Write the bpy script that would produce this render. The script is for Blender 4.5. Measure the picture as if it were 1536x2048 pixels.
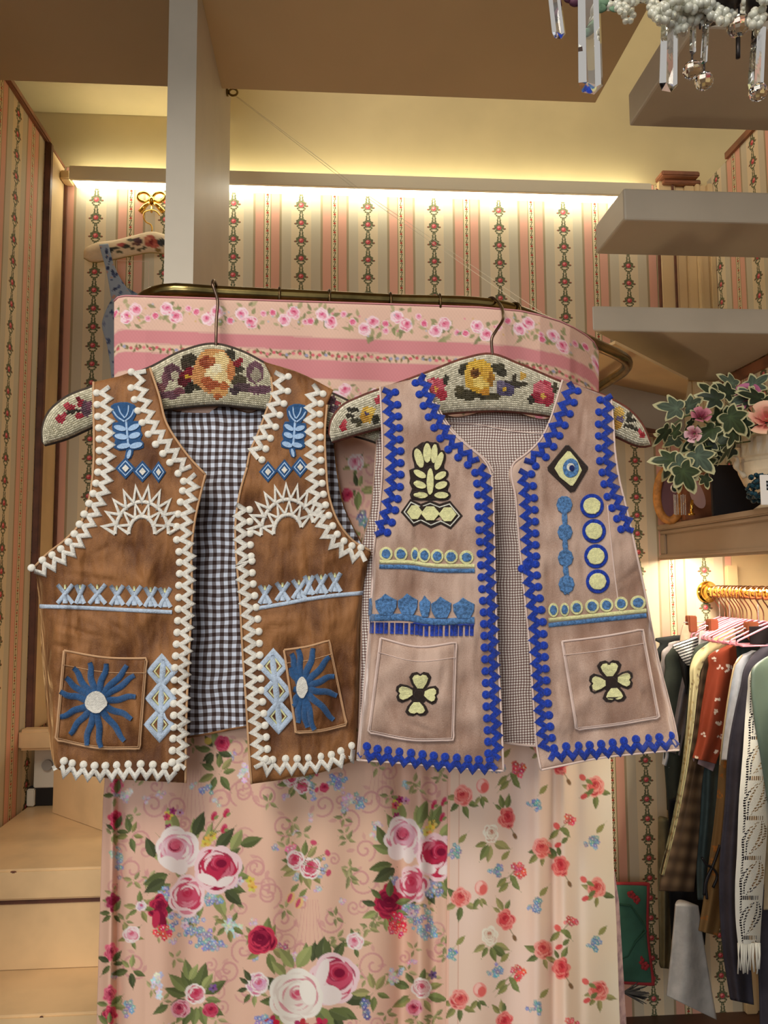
import bpy, bmesh, math, random
import numpy as np
from mathutils import Vector, Matrix
from mathutils.geometry import tessellate_polygon
for _o in list(bpy.data.objects): bpy.data.objects.remove(_o)
SC = bpy.context.scene
COL = SC.collection
rnd = random.Random(7)

# ------------------------------------------------------------------ camera
H0 = 1.05
FPX, CZ = 1538.0, H0                       # focal length in pixels of the 1536 x 2048 frame, lens height
YAW, PITCH, ROLL = math.radians(4.0), math.radians(5.0), 0.006
Fv = np.array([math.sin(YAW)*math.cos(PITCH), math.cos(YAW)*math.cos(PITCH), math.sin(PITCH)])
R0 = np.array([math.cos(YAW), -math.sin(YAW), 0.0]); U0 = np.cross(R0, Fv)
Rv = R0-ROLL*U0; Rv /= np.linalg.norm(Rv); Uv = np.cross(Rv, Fv)
CAM = np.array([0.0, 0.0, CZ])
cd = bpy.data.cameras.new('camera'); cam = bpy.data.objects.new('camera', cd); COL.objects.link(cam)
cd.sensor_fit = 'VERTICAL'; cd.lens = 26.0; cd.sensor_height = 26.0*2048/FPX; cd.sensor_width = 26.0*1536/FPX
cd.clip_start = .02; cd.clip_end = 60
cam.matrix_world = Matrix(((Rv[0], Uv[0], -Fv[0], 0), (Rv[1], Uv[1], -Fv[1], 0), (Rv[2], Uv[2], -Fv[2], CZ), (0, 0, 0, 1)))
SC.camera = cam

# ------------------------------------------------------------------ world, lights, exposure
w = bpy.data.worlds.new('shop_daylight'); SC.world = w; w.use_nodes = True
w.node_tree.nodes['Background'].inputs[0].default_value = (1.0, .95, .88, 1)
w.node_tree.nodes['Background'].inputs[1].default_value = .43
def area(name, loc, target, size, energy, col, sy=None):
    l = bpy.data.lights.new(name, 'AREA'); l.energy = energy; l.color = col; l.size = size
    if sy: l.shape = 'RECTANGLE'; l.size_y = sy
    o = bpy.data.objects.new(name, l); COL.objects.link(o); o.location = loc
    o.rotation_euler = (Vector(target)-Vector(loc)).to_track_quat('-Z', 'Y').to_euler(); return o
area('shop_window_light', (-1.25, -2.9, 1.5), (0, 1.0, .9), 2.2, 46, (.90, .96, 1.0), 1.6)
area('shop_ceiling_light', (-.8, -.8, 2.8), (0, 1.2, .8), .9, 44, (1.0, .92, .80))
nl = bpy.data.lights.new('niche_lamp', 'POINT'); nl.energy = 2.4; nl.color = (1.0, .78, .5); nl.shadow_soft_size = .04
no = bpy.data.objects.new('niche_lamp', nl); COL.objects.link(no); no.location = (.26, 1.62, H0-.02)
vs = SC.view_settings
vs.view_transform = 'Standard'; vs.look = 'None'; vs.exposure = 0.0; vs.gamma = 1.0; vs.use_curve_mapping = False

# ------------------------------------------------------------------ helpers: pixel of the frame -> point at a real distance
def ray(x, y): return Fv+(x-768)/FPX*Rv-(y-1024)/FPX*Uv
def PY(x, y, Y): d = ray(x, y); return CAM+d*(Y/d[1])
def PX(x, y, X): d = ray(x, y); return CAM+d*(X/d[0])
def PZ(x, y, Z): d = ray(x, y); return CAM+d*(Z/d[2])        # Z above the lens
def PYa(x, y, Y):
    x, y, Y = np.broadcast_arrays(np.asarray(x, float), np.asarray(y, float), np.asarray(Y, float))
    d = Fv+((x-768)/FPX)[..., None]*Rv-((y-1024)/FPX)[..., None]*Uv
    return CAM+d*(Y/d[..., 1])[..., None]
def H(z): return z+CZ
def crop(ox, oy, s): return lambda pts: [(ox+a/s, oy+b/s) for a, b in pts]

# ------------------------------------------------------------------ materials
def lin(c):
    o = []
    for v in c[:3]:
        v /= 255.0; o.append(v/12.92 if v <= .04045 else ((v+.055)/1.055)**2.4)
    return tuple(o)+(1,)
class X:
    """tiny expression builder over Math nodes"""
    def __init__(s, t, k): s.t, s.k = t, k
    def _m(s, op, *a):
        n = s.t.nodes.new('ShaderNodeMath'); n.operation = op
        for i, v in enumerate(a):
            if isinstance(v, X): s.t.links.new(v.k, n.inputs[i])
            else: n.inputs[i].default_value = v
        return X(s.t, n.outputs[0])
    def __add__(s, o): return s._m('ADD', s, o)
    def __sub__(s, o): return s._m('SUBTRACT', s, o)
    def __mul__(s, o): return s._m('MULTIPLY', s, o)
    def __truediv__(s, o): return s._m('DIVIDE', s, o)
    def fract(s): return s._m('FRACT', s)
    def abs(s): return s._m('ABSOLUTE', s)
    def lt(s, o): return s._m('LESS_THAN', s, o)
    def gt(s, o): return s._m('GREATER_THAN', s, o)
    def max(s, o): return s._m('MAXIMUM', s, o)
    def min(s, o): return s._m('MINIMUM', s, o)
    def sin(s): return s._m('SINE', s)
    def sqrt(s): return s._m('SQRT', s)
    def sm(s, a, b):
        n = s.t.nodes.new('ShaderNodeMapRange'); n.interpolation_type = 'SMOOTHSTEP'
        s.t.links.new(s.k, n.inputs[0]); n.inputs[1].default_value = a; n.inputs[2].default_value = b
        return X(s.t, n.outputs[0])
def mixc(t, f, a, b):
    n = t.nodes.new('ShaderNodeMix'); n.data_type = 'RGBA'
    for i, v in ((0, f), (6, a), (7, b)):
        if isinstance(v, X): t.links.new(v.k, n.inputs[i])
        elif hasattr(v, 'is_output'): t.links.new(v, n.inputs[i])
        else: n.inputs[i].default_value = v
    return n.outputs[2]
def newmat(name):
    m = bpy.data.materials.new(name); m.use_nodes = True
    t = m.node_tree; return m, t, t.nodes['Principled BSDF']
def objco(t):
    c = t.nodes.new('ShaderNodeTexCoord'); return c.outputs['Object']
def noise(t, scale, detail=3, co=None, rough=.55):
    n = t.nodes.new('ShaderNodeTexNoise'); n.inputs['Scale'].default_value = scale
    n.inputs['Detail'].default_value = detail; n.inputs['Roughness'].default_value = rough
    if co is None: co = objco(t)
    t.links.new(co, n.inputs['Vector']); return X(t, n.outputs[0])
def bump(t, b, h, strength, dist=.002):
    n = t.nodes.new('ShaderNodeBump'); n.inputs['Strength'].default_value = strength; n.inputs['Distance'].default_value = dist
    t.links.new(h.k, n.inputs['Height']); t.links.new(n.outputs[0], b.inputs['Normal'])
def mat(name, c, rough=.6, metal=0, sheen=0, vary=.0, vs=8, bmp=0, bs=200, bd=.001, c2=None, spec=.5, trans=0, coat=0, emit=0, ior=1.5, alpha=None, sheen_tint=None):
    m, t, b = newmat(name)
    b.inputs['Base Color'].default_value = lin(c); b.inputs['Roughness'].default_value = rough
    b.inputs['Metallic'].default_value = metal; b.inputs['Specular IOR Level'].default_value = spec
    if sheen:
        b.inputs['Sheen Weight'].default_value = sheen; b.inputs['Sheen Roughness'].default_value = .35
        b.inputs['Sheen Tint'].default_value = lin(sheen_tint or [min(255, v*1.25+20) for v in c])
    if vary or c2:
        n = noise(t, vs, 4)
        f = n.sm(.35, .68)
        a2 = lin(c2) if c2 else lin([v*(1-vary) for v in c])
        t.links.new(mixc(t, f, lin(c), a2), b.inputs['Base Color'])
    if bmp: bump(t, b, noise(t, bs, 3), bmp, bd)
    if trans: b.inputs['Transmission Weight'].default_value = trans; b.inputs['IOR'].default_value = ior
    if coat: b.inputs['Coat Weight'].default_value = coat
    if emit: b.inputs['Emission Color'].default_value = lin(c); b.inputs['Emission Strength'].default_value = emit
    return m
def ell(u, v, cx, cy, rx, ry):
    a = (u-cx)/rx; c = (v-cy)/ry
    return (a*a+c*c).sqrt().sm(1.15, .8)
WP = .1705                                     # wallpaper repeat
def wallpaper(name, axis, u0, v0):
    m, t, b = newmat(name)
    g = t.nodes.new('ShaderNodeNewGeometry'); sp = t.nodes.new('ShaderNodeSeparateXYZ'); t.links.new(g.outputs['Position'], sp.inputs[0])
    u = X(t, sp.outputs[axis]); v = X(t, sp.outputs[2])
    wob = noise(t, 9, 2, g.outputs['Position'])
    u = u+(wob-.5)*.002
    a = (((u-u0)/WP+.5).fract()-.5).abs()*WP
    dd = (((u-u0)/WP+.5).fract()-.5)*WP
    dv = (((v-v0)/.0468+.5).fract()-.5)*.0468
    cream, grey, pink = lin((224, 204, 168)), lin((200, 186, 158)), lin((222, 166, 142))
    fine = ((a*5200).sin()*.5+.5)
    greyc = mixc(t, fine, grey, lin((208, 196, 170)))
    c = mixc(t, a.gt(.0252), cream, greyc)
    rope = a.gt(.0492).min(a.lt(.0548))
    c = mixc(t, a.gt(.052), c, pink)
    dash = ((v*260+a*330).fract()).lt(.55)
    c = mixc(t, rope, c, lin((205, 180, 150)))
    c = mixc(t, rope.min(dash), c, lin((128, 112, 72)))
    strip = a.gt(.0775)
    c = mixc(t, strip, c, lin((220, 200, 160)))
    line = (a-.0768).abs().lt(.0008)
    c = mixc(t, line, c, lin((120, 118, 70)))
    # narrow vine with red sprigs
    cu = ((((u-u0)/WP).fract()-.5)*WP)
    d2 = (((v-v0)/.0238+.5).fract()-.5)*.0238
    vine = ell(cu+(v*260).sin()*.0012, d2*0+0.0, 0, 0, .0010, 1).max(ell(cu.abs(), d2, .0022, .006, .0016, .0012)).max(ell(cu.abs(), d2, .002, -.006, .0016, .0012))
    c = mixc(t, vine.min(strip), c, lin((88, 84, 50)))
    red = ell(cu, d2, 0, .0, .0034, .0022).max(ell(cu, d2, .0005, .0015, .0016, .0032))
    c = mixc(t, red.min(strip), c, lin((176, 62, 48)))
    # rose column
    bl = None
    for (x, y, rx, ry) in ((.0078, .0012, .0044, .0024), (.0130, -.0028, .0044, .0018), (.0056, .0066, .0030, .0028), (.0050, -.0054, .0030, .0028), (.0100, .0052, .0028, .0018), (.0022, .0090, .0022, .0026),
                           (.0092, -.0092, .0021, .0021), (.0060, -.0138, .0021, .0018), (.0016, -.0160, .0024, .0018), (.0040, .0128, .0020, .0022), (.0030, .0170, .0019, .0022), (.0036, .0212, .0019, .0018), (.0022, -.0205, .0018, .002)):
        e = ell(a, dv, x, y, rx*1.2, ry*1.4); bl = e if bl is None else bl.max(e)
    tone = noise(t, 420, 1, g.outputs['Position'])
    gcol = mixc(t, tone.sm(.4, .62), lin((74, 84, 68)), lin((132, 124, 82)))
    halo = ell(a, dv, 0, -.0002, .0090, .0084)*.55
    c = mixc(t, halo, c, lin((104, 104, 78)))
    c = mixc(t, bl, c, gcol)
    bud = ell(dd, dv, .0155, -.0015, .0018, .0014).max(ell(dd, dv, -.0150, -.0022, .0016, .0014))
    c = mixc(t, bud, c, lin((170, 70, 62)))
    c = mixc(t, ell(a, dv, 0, -.0058, .0016, .0026), c, lin((48, 66, 72)))
    c = mixc(t, ell(dd, dv, 0, 0, .0062, .0060), c, lin((198, 76, 82)))
    c = mixc(t, ell(dd, dv, -.0012, .0016, .0034, .0028), c, lin((236, 146, 140)))
    c = mixc(t, ell(dd, dv, .0012, -.001, .0014, .0013), c, lin((160, 40, 52)))
    t.links.new(c, b.inputs['Base Color']); b.inputs['Roughness'].default_value = .75
    b.inputs['Specular IOR Level'].default_value = .25
    bump(t, b, noise(t, 60, 3, g.outputs['Position']), .12, .002)
    return m
def gingham(name, p, c1, c2, u0=0.0):
    m, t, b = newmat(name)
    g = t.nodes.new('ShaderNodeNewGeometry'); sp = t.nodes.new('ShaderNodeSeparateXYZ'); t.links.new(g.outputs['Position'], sp.inputs[0])
    wob = noise(t, 14, 2, g.outputs['Position']); wob2 = noise(t, 11, 2, g.outputs['Position'])
    u = X(t, sp.outputs[0])+(wob-.5)*.012; v = X(t, sp.outputs[2])+(wob2-.5)*.010
    a = (u/p).fract().lt(.5); c = (v/p).fract().lt(.5)
    s = (a+c)*.5
    mid = lin([(q*.42+k*.58) for q, k in zip(c1, c2)])
    k = mixc(t, s.gt(.25), lin(c1), mid); k = mixc(t, s.gt(.75), k, lin(c2))
    t.links.new(k, b.inputs['Base Color']); b.inputs['Roughness'].default_value = .85; b.inputs['Specular IOR Level'].default_value = .15
    return m
def vcol(name, rough=.85, weave=900, bmp=.15, sheen=0, spec=.2):
    m, t, b = newmat(name)
    n = t.nodes.new('ShaderNodeVertexColor'); n.layer_name = 'print'
    t.links.new(n.outputs[0], b.inputs['Base Color']); b.inputs['Roughness'].default_value = rough; b.inputs['Specular IOR Level'].default_value = spec
    if sheen: b.inputs['Sheen Weight'].default_value = sheen
    if bmp: bump(t, b, noise(t, weave, 2), bmp, .0006)
    return m
def velvet(name, c, cdark, sheen_tint, s=1.0, bd=.012, sc=1.0):
    """pile that lies in different directions: lighter and darker streaks of nap sheen put into the colour, plus soft sheen"""
    m, t, b = newmat(name)
    co = objco(t); mp_ = t.nodes.new('ShaderNodeMapping'); t.links.new(co, mp_.inputs[0]); mp_.inputs['Scale'].default_value = (1.0, 1.0, .42)
    st = mp_.outputs[0]
    n = noise(t, 42*sc, 2, st); n2 = noise(t, 13*sc, 2, co, .5); fine = noise(t, 900, 2, co)
    f = ((n*.45+n2*.55)+(fine-.5)*.22).sm(.36, .66)
    t.links.new(mixc(t, f, lin(cdark), lin(c)), b.inputs['Base Color'])
    b.inputs['Roughness'].default_value = .62; b.inputs['Specular IOR Level'].default_value = .3
    b.inputs['Sheen Weight'].default_value = s; b.inputs['Sheen Roughness'].default_value = .3; b.inputs['Sheen Tint'].default_value = lin(sheen_tint)
    bump(t, b, n*.8+n2*1.4+fine*.03, 1.0, bd)
    return m
def yarn(name, c, vary=.15, vs=300, c2=None, fs=1100):
    m, t, b = newmat(name)
    co = objco(t); n = noise(t, vs, 3, co); f2 = noise(t, fs, 2, co)
    t.links.new(mixc(t, (n*.6+f2*.4).sm(.38, .62), lin(c), lin(c2 or [v*(1-vary) for v in c])), b.inputs['Base Color'])
    b.inputs['Roughness'].default_value = .9; b.inputs['Specular IOR Level'].default_value = .1
    b.inputs['Sheen Weight'].default_value = .25
    bump(t, b, f2+n*.6, .9 if fs > 100 else .3, .0015 if fs > 100 else .3)
    return m

# ------------------------------------------------------------------ objects
ORG = {}
def props(o, label=None, cat=None, group=None, kind=None):
    if label: o['label'] = label
    if cat: o['category'] = cat
    if group: o['group'] = group
    if kind: o['kind'] = kind
    return o
def thing(name, loc, label, cat, group=None, kind=None):
    o = bpy.data.objects.new(name, None); COL.objects.link(o); o.location = loc; o.empty_display_size = .05
    ORG[o.name] = np.array(loc, float); return props(o, label, cat, group, kind)
def mobj(name, V, Fc, m, parent=None, smooth=False, cols=None, mats=None, label=None, cat=None, group=None, kind=None):
    V = np.asarray(V, float).reshape(-1, 3)
    if parent is not None: org = ORG[parent.name]
    else:
        lo, hi = V.min(0), V.max(0); org = np.array([(lo[0]+hi[0])/2, (lo[1]+hi[1])/2, lo[2]])
    me = bpy.data.meshes.new(name)
    me.from_pydata((V-org).tolist(), [], [list(map(int, f)) for f in Fc] if not isinstance(Fc, np.ndarray) else Fc.tolist())
    for q in (m if isinstance(m, (list, tuple)) else [m]): me.materials.append(q)
    if mats is not None: me.polygons.foreach_set('material_index', np.asarray(mats, np.int32))
    if smooth: me.polygons.foreach_set('use_smooth', np.ones(len(me.polygons), bool))
    if cols is not None:
        ca = me.color_attributes.new('print', 'FLOAT_COLOR', 'POINT')
        c4 = np.ones((len(V), 4), np.float32); c4[:, :3] = cols
        ca.data.foreach_set('color', c4.ravel())
    me.update()
    o = bpy.data.objects.new(name, me); COL.objects.link(o)
    if parent is not None: o.parent = parent; ORG[o.name] = org
    else: o.location = org; ORG[o.name] = org
    return props(o, label, cat, group, kind)
def like(src, name, loc, parent, scale=(1, 1, 1), rot=(0, 0, 0)):
    o = bpy.data.objects.new(name, src); COL.objects.link(o); o.parent = parent
    o.location = np.asarray(loc)-ORG[parent.name]; o.scale = scale; o.rotation_euler = rot; return o
class MB:
    def __init__(s): s.v, s.f, s.mi = [], [], []; s.k = 0
    def add(s, V, Fc):
        n = len(s.v); s.v += [tuple(p) for p in V]; s.f += [[i+n for i in f] for f in Fc]; s.mi += [s.k]*len(Fc); return s
    def box(s, x0, x1, y0, y1, z0, z1):
        V = [(x, y, z) for z in (z0, z1) for y in (y0, y1) for x in (x0, x1)]
        return s.add(V, [(0, 2, 3, 1), (4, 5, 7, 6), (0, 1, 5, 4), (2, 6, 7, 3), (0, 4, 6, 2), (1, 3, 7, 5)])
    def bbox(s, x0, x1, y0, y1, z0, z1, b=.003):
        bm = bmesh.new(); bmesh.ops.create_cube(bm, size=1)
        for q in bm.verts: q.co = ((x0+x1)/2+q.co.x*(x1-x0), (y0+y1)/2+q.co.y*(y1-y0), (z0+z1)/2+q.co.z*(z1-z0))
        bmesh.ops.bevel(bm, geom=bm.edges[:], offset=b, segments=2, affect='EDGES')
        bm.verts.index_update(); s.add([q.co[:] for q in bm.verts], [[q.index for q in f.verts] for f in bm.faces]); bm.free(); return s
    def prism(s, poly, z0, z1):
        n = len(poly); V = [(x, y, z0) for x, y in poly]+[(x, y, z1) for x, y in poly]
        return s.add(V, [list(range(n))[::-1], list(range(n, 2*n))]+[(i, (i+1) % n, n+(i+1) % n, n+i) for i in range(n)])
    def tube(s, pts, r, seg=8, closed=False, cap=True):
        P = [np.asarray(p, float) for p in pts]; n = len(P); rr = r if hasattr(r, '__len__') else [r]*n
        V = []; N = None
        for i in range(n):
            a = P[(i-1) % n] if (closed or i > 0) else P[i]; b = P[(i+1) % n] if (closed or i < n-1) else P[i]
            T = b-a; T = T/(np.linalg.norm(T)+1e-12)
            if N is None: N = np.cross(T, (0, 0, 1.0)) if abs(T[2]) < .9 else np.cross(T, (1.0, 0, 0))
            N = N-T*np.dot(N, T); N = N/(np.linalg.norm(N)+1e-12); B = np.cross(T, N)
            for k in range(seg):
                q = 2*math.pi*k/seg; V.append(P[i]+rr[i]*(math.cos(q)*N+math.sin(q)*B))
        Fc = []
        for i in range(n if closed else n-1):
            j = (i+1) % n
            for k in range(seg): Fc.append((i*seg+k, i*seg+(k+1) % seg, j*seg+(k+1) % seg, j*seg+k))
        if cap and not closed: Fc += [list(range(seg))[::-1], list(range((n-1)*seg, n*seg))]
        return s.add(V, Fc)
    def lathe(s, prof, c, seg=24, flute=None, tilt=None):
        V = []
        for i, (r, z) in enumerate(prof):
            for k in range(seg):
                q = 2*math.pi*k/seg; r2 = r*(1+(flute[i]*(1 if k % 2 else -1) if flute else 0))
                p = np.array([r2*math.cos(q), r2*math.sin(q), z])
                if tilt is not None: p = tilt@p
                V.append(np.asarray(c)+p)
        Fc = [(i*seg+k, i*seg+(k+1) % seg, (i+1)*seg+(k+1) % seg, (i+1)*seg+k) for i in range(len(prof)-1) for k in range(seg)]
        return s.add(V, Fc+[list(range(seg))[::-1], list(range((len(prof)-1)*seg, len(prof)*seg))])
    def ball(s, c, r, seg=12, rings=8, sc=(1, 1, 1)):
        V = []
        for i in range(rings+1):
            a = math.pi*i/rings
            for k in range(seg):
                q = 2*math.pi*k/seg; V.append((c[0]+r*sc[0]*math.sin(a)*math.cos(q), c[1]+r*sc[1]*math.sin(a)*math.sin(q), c[2]+r*sc[2]*math.cos(a)))
        return s.add(V, [(i*seg+k, (i+1)*seg+k, (i+1)*seg+(k+1) % seg, i*seg+(k+1) % seg) for i in range(rings) for k in range(seg)])
    def obj(s, name, m, parent=None, smooth=False, **kw): return mobj(name, s.v, s.f, m, parent, smooth, mats=s.mi if s.k else None, **kw)
def box(name, x0, x1, y0, y1, z0, z1, m, parent=None, bev=0, **kw):
    b = MB(); (b.bbox(x0, x1, y0, y1, z0, z1, bev) if bev else b.box(x0, x1, y0, y1, z0, z1)); return b.obj(name, m, parent, **kw)
def grid(name, P, m, parent=None, thick=None, cols=None, smooth=True, m2=None, **kw):
    """P[r,c,3] rows downwards, columns to the right as seen from the lens; thick adds a back layer"""
    r, c = P.shape[:2]; idx = np.arange(r*c).reshape(r, c)
    A = np.stack([idx[:-1, :-1], idx[1:, :-1], idx[1:, 1:], idx[:-1, 1:]], -1).reshape(-1, 4)
    V = P.reshape(-1, 3); mats = None
    if thick is not None:
        T = np.broadcast_to(np.asarray(thick, float), (r, c)); Q = P.copy(); Q[..., 1] += T
        V = np.vstack([V, Q.reshape(-1, 3)]); n = r*c
        B = A[:, ::-1]+n
        ring = np.concatenate([idx[0, :], idx[1:, -1], idx[-1, -2::-1], idx[-2:0:-1, 0]])
        nx = np.roll(ring, -1); S = np.stack([ring, nx, nx+n, ring+n], -1)
        mats = np.concatenate([np.zeros(len(A)), np.full(len(B), 1 if m2 else 0), np.zeros(len(S))]); A = np.vstack([A, B, S])
        if cols is not None: cols = np.vstack([cols.reshape(-1, 3)]*2)
    elif cols is not None: cols = cols.reshape(-1, 3)
    return mobj(name, V, A, [m, m2] if m2 else m, parent, smooth, cols=cols, mats=mats, **kw)
def resample(pts, n, key=None):
    P = np.asarray(pts, float)
    if key == 'y': t = (P[:, 1]-P[0, 1])/(P[-1, 1]-P[0, 1])
    else:
        d = np.r_[0, np.cumsum(np.hypot(*np.diff(P, axis=0).T))]; t = d/d[-1]
    q = np.linspace(0, 1, n)
    # smooth a little with Catmull-Rom style interpolation through cubic hermite
    m0 = np.gradient(P, t, axis=0) if len(P) > 2 and np.all(np.diff(t) > 1e-6) else None
    if m0 is None: return np.stack([np.interp(q, t, P[:, k]) for k in (0, 1)], 1)
    i = np.clip(np.searchsorted(t, q, side='right')-1, 0, len(t)-2); h = t[i+1]-t[i]; s = ((q-t[i])/h)[:, None]; h = h[:, None]
    return (2*s**3-3*s**2+1)*P[i]+(s**3-2*s**2+s)*h*m0[i]+(-2*s**3+3*s**2)*P[i+1]+(s**3-s**2)*h*m0[i+1]
def coons(top, bottom, left, right, nr, nc):
    """patch in frame pixels between four border lines (top/bottom run left to right, sides run down)"""
    T, B = resample(top, nc), resample(bottom, nc); L, R = resample(left, nr, 'y'), resample(right, nr, 'y')
    s = np.linspace(0, 1, nc)[None, :, None]; v = np.linspace(0, 1, nr)[:, None, None]
    return ((1-v)*T[None]+v*B[None]+(1-s)*L[:, None]+s*R[:, None]-((1-s)*(1-v)*T[0]+s*(1-v)*T[-1]+(1-s)*v*B[0]+s*v*B[-1]))
def smooth_path(pts, step=4.0):
    P = np.asarray(pts, float); d = np.hypot(*np.diff(P, axis=0).T).sum(); return resample(P, max(3, int(d/step)))

# ================================================================== setting
X0 = PY(735.9, 449, 1.9)
M_wpb = wallpaper('wallpaper_back', 0, X0[0], X0[2])
pl = PX(37, 227, -.67); M_wpl = wallpaper('wallpaper_left', 1, pl[1], pl[2])
pr = PX(1445, 640, 1.0); M_wpr = wallpaper('wallpaper_right', 1, pr[1], pr[2])
M_cream = mat('cream_paint', (212, 190, 138), .55, vary=.06, vs=3, bmp=.1, bs=40, bd=.002)
M_jamb = mat('cream_panel_paint', (226, 196, 146), .45, vary=.08, vs=4)
M_soffit = mat('soffit_paint', (200, 178, 140), .6, vary=.04, vs=2)  # cream paint in a slightly darker tone
M_tread = mat('tread_paint', (182, 172, 154), .5, vary=.05, vs=5, bmp=.08, bs=60)
M_step = mat('step_paint', (234, 198, 148), .38, vary=.1, vs=6, bmp=.1, bs=30, bd=.001)
M_brown = mat('brown_moulding', (112, 68, 50), .5, vary=.25, vs=20)
M_wood = mat('reddish_wood', (150, 96, 66), .45, vary=.25, vs=15)
M_floor = mat('brown_floor', (84, 54, 36), .5, vary=.3, vs=6)
M_white = mat('white_plastic', (214, 206, 188), .4)
M_dark = mat('dark_gap', (30, 24, 20), .9)
M_shelf = mat('shelf_paint', (160, 136, 110), .5, vary=.06, vs=5)

box('floor', -5, 5, -6, 1.95, -.04, 0, M_floor, kind='structure', label='dark brown floor at the foot of the clothes')
box('wall_back', -.72, 1.02, 1.9, 1.95, 0, H(1.036), M_wpb, kind='structure', label='back wall with striped rose wallpaper')
box('wall_upper', -1.3, 1.7, 1.9, 1.95, H(1.037), H(1.9), M_cream, kind='structure', label='cream wall above the light bar')
box('ceiling', -1.3, -.262, 1.2, 1.899, H(1.179), H(1.21), M_cream, kind='structure', label='cream ceiling strip at the back left')
box('ceiling_light_stop', -.272, -.262, 1.2, 1.899, H(1.2105), H(1.8795), M_cream, kind='structure', label='cream fascia added beside the post to stop light leaking in')  # added to close the gap where world light leaked between the ceilings
box('ceiling_high', -.272, 1.7, -.2, 1.899, H(1.88), H(1.9), M_cream, kind='structure', label='high ceiling over the stair')
box('wall_left', -.72, -.67, .9, 1.899, 0, H(1.03), M_wpl, kind='structure', label='left wall with striped rose wallpaper')
box('wall_far_left', -1.3, -1.25, .3, 1.899, H(.6), H(1.178), M_cream, kind='structure', label='cream wall beyond the left partition')
lb = MB(); lb.bbox(-.735, -.66, .9, 1.79, H(1.03), H(1.046), .003); lb.obj('trim_1', M_wood, kind='structure', label='brown wooden cap along the left wall')
lb = MB(); lb.bbox(-.735, -.664, 1.79, 1.899, H(1.028), H(1.04), .003); lb.obj('trim_2', M_wood, kind='structure', label='thin wooden cap over the cream left panel')
box('trim_3', -.6695, -.655, 1.776, 1.792, H(-.33), H(1.03), M_brown, kind='structure', label='dark brown upright strip on the left wall', bev=.002)
box('wall_left_panel', -.6695, -.664, 1.7925, 1.892, H(-.33), H(1.028), M_jamb, kind='structure', label='cream panel between brown strip and corner')
box('trim_4', -.6635, -.657, 1.892, 1.8995, H(-.3), H(1.02), M_brown, kind='structure', label='thin brown corner strip left')
# right side of the niche
box('trim_5', .862, .905, 1.885, 1.8995, H(.46), H(1.05), M_jamb, kind='structure', label='cream upright panel at the right end of the back wall')
box('trim_6', .894, .899, 1.879, 1.8845, H(.46), H(1.04), M_brown, kind='structure', label='thin dark red strip on the cream panel')
box('trim_7', .857, .8615, 1.889, 1.8995, H(.46), H(1.02), M_brown, kind='structure', label='thin dark red edge beside the wallpaper')
mp = MB()
for (a, b2, d) in ((.9055, .93, .012), (.93, .955, .02), (.955, .965, .03), (.965, .985, .022), (.985, .999, .034)): mp.bbox(a, b2, 1.9-d, 1.8995, H(.15), H(1.028), .002)
mp.obj('trim_8', M_jamb, kind='structure', label='fluted cream pilaster in the right corner')
mp = MB(); mp.bbox(.858, .96, 1.855, 1.8995, H(1.040), H(1.054), .003); mp.bbox(.87, .97, 1.872, 1.8995, H(1.028), H(1.040), .002); mp.obj('trim_9', M_wood, kind='structure', label='brown wooden cap on the right pilaster')
box('wall_right', 1.0, 1.05, .4, 1.899, H(.133), H(1.05), M_wpr, kind='structure', label='right wall with striped rose wallpaper')
box('trim_10', .992, 1.06, .4, 1.79, H(1.05), H(1.066), M_wood, kind='structure', label='brown wooden cap along the right wall')
box('trim_11', .985, .9995, .4, 1.84, H(.478), H(.4995), M_wood, kind='structure', label='brown wooden strip on the right wall below the lowest tread')
box('wall_recess_back', 1.021, 1.6, 1.9, 1.95, 0, H(.13), M_jamb, kind='structure', label='cream back panel of the clothes recess')
box('wall_recess_blocker', .84, 1.6, .5, .54, 0, H(.13), M_jamb, kind='structure', label='unseen cream panel added to keep front light out of the clothes recess')  # unseen panel, added to block front light from the recess
box('trim_12', 1.0, 1.03, 1.885, 1.8995, 0, H(.03), M_jamb, bev=.003, kind='structure', label='cream upright moulding beside the clothes recess')
box('wall_recess_right', 1.6, 1.65, .4, 1.95, 0, H(.13), M_jamb, kind='structure', label='cream side wall of the clothes recess')
# loft floor above, its back edge lit by the light bar
box('loft_soffit', -1.3, .53, .6, 1.432, H(.95), H(1.12), M_soffit, kind='structure', label='flat darker cream underside of the loft floor')

# support post
prof_ = [(1.16, 0), (1.556, 0), (1.556, H(1.178)), (1.4335, H(1.178)), (1.4335, H(.9495)), (1.16, H(.9495))]; n_ = 6
po = MB(); po.add([(-.254, y, z) for y, z in prof_]+[(-.21, y, z) for y, z in prof_], [(0, 5, 4, 3, 2, 1), (6, 7, 8, 9, 10, 11)]+[(k, (k+1) % 6, 6+(k+1) % 6, 6+k) for k in range(6)])
po_ = po.obj('support_post', M_tread, label='pale upright post board rising behind the brass curtain rail', cat='post')
bm_ = bmesh.new(); bm_.from_mesh(po_.data); bmesh.ops.recalc_face_normals(bm_, faces=bm_.faces[:]); bm_.to_mesh(po_.data); bm_.free()

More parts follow.
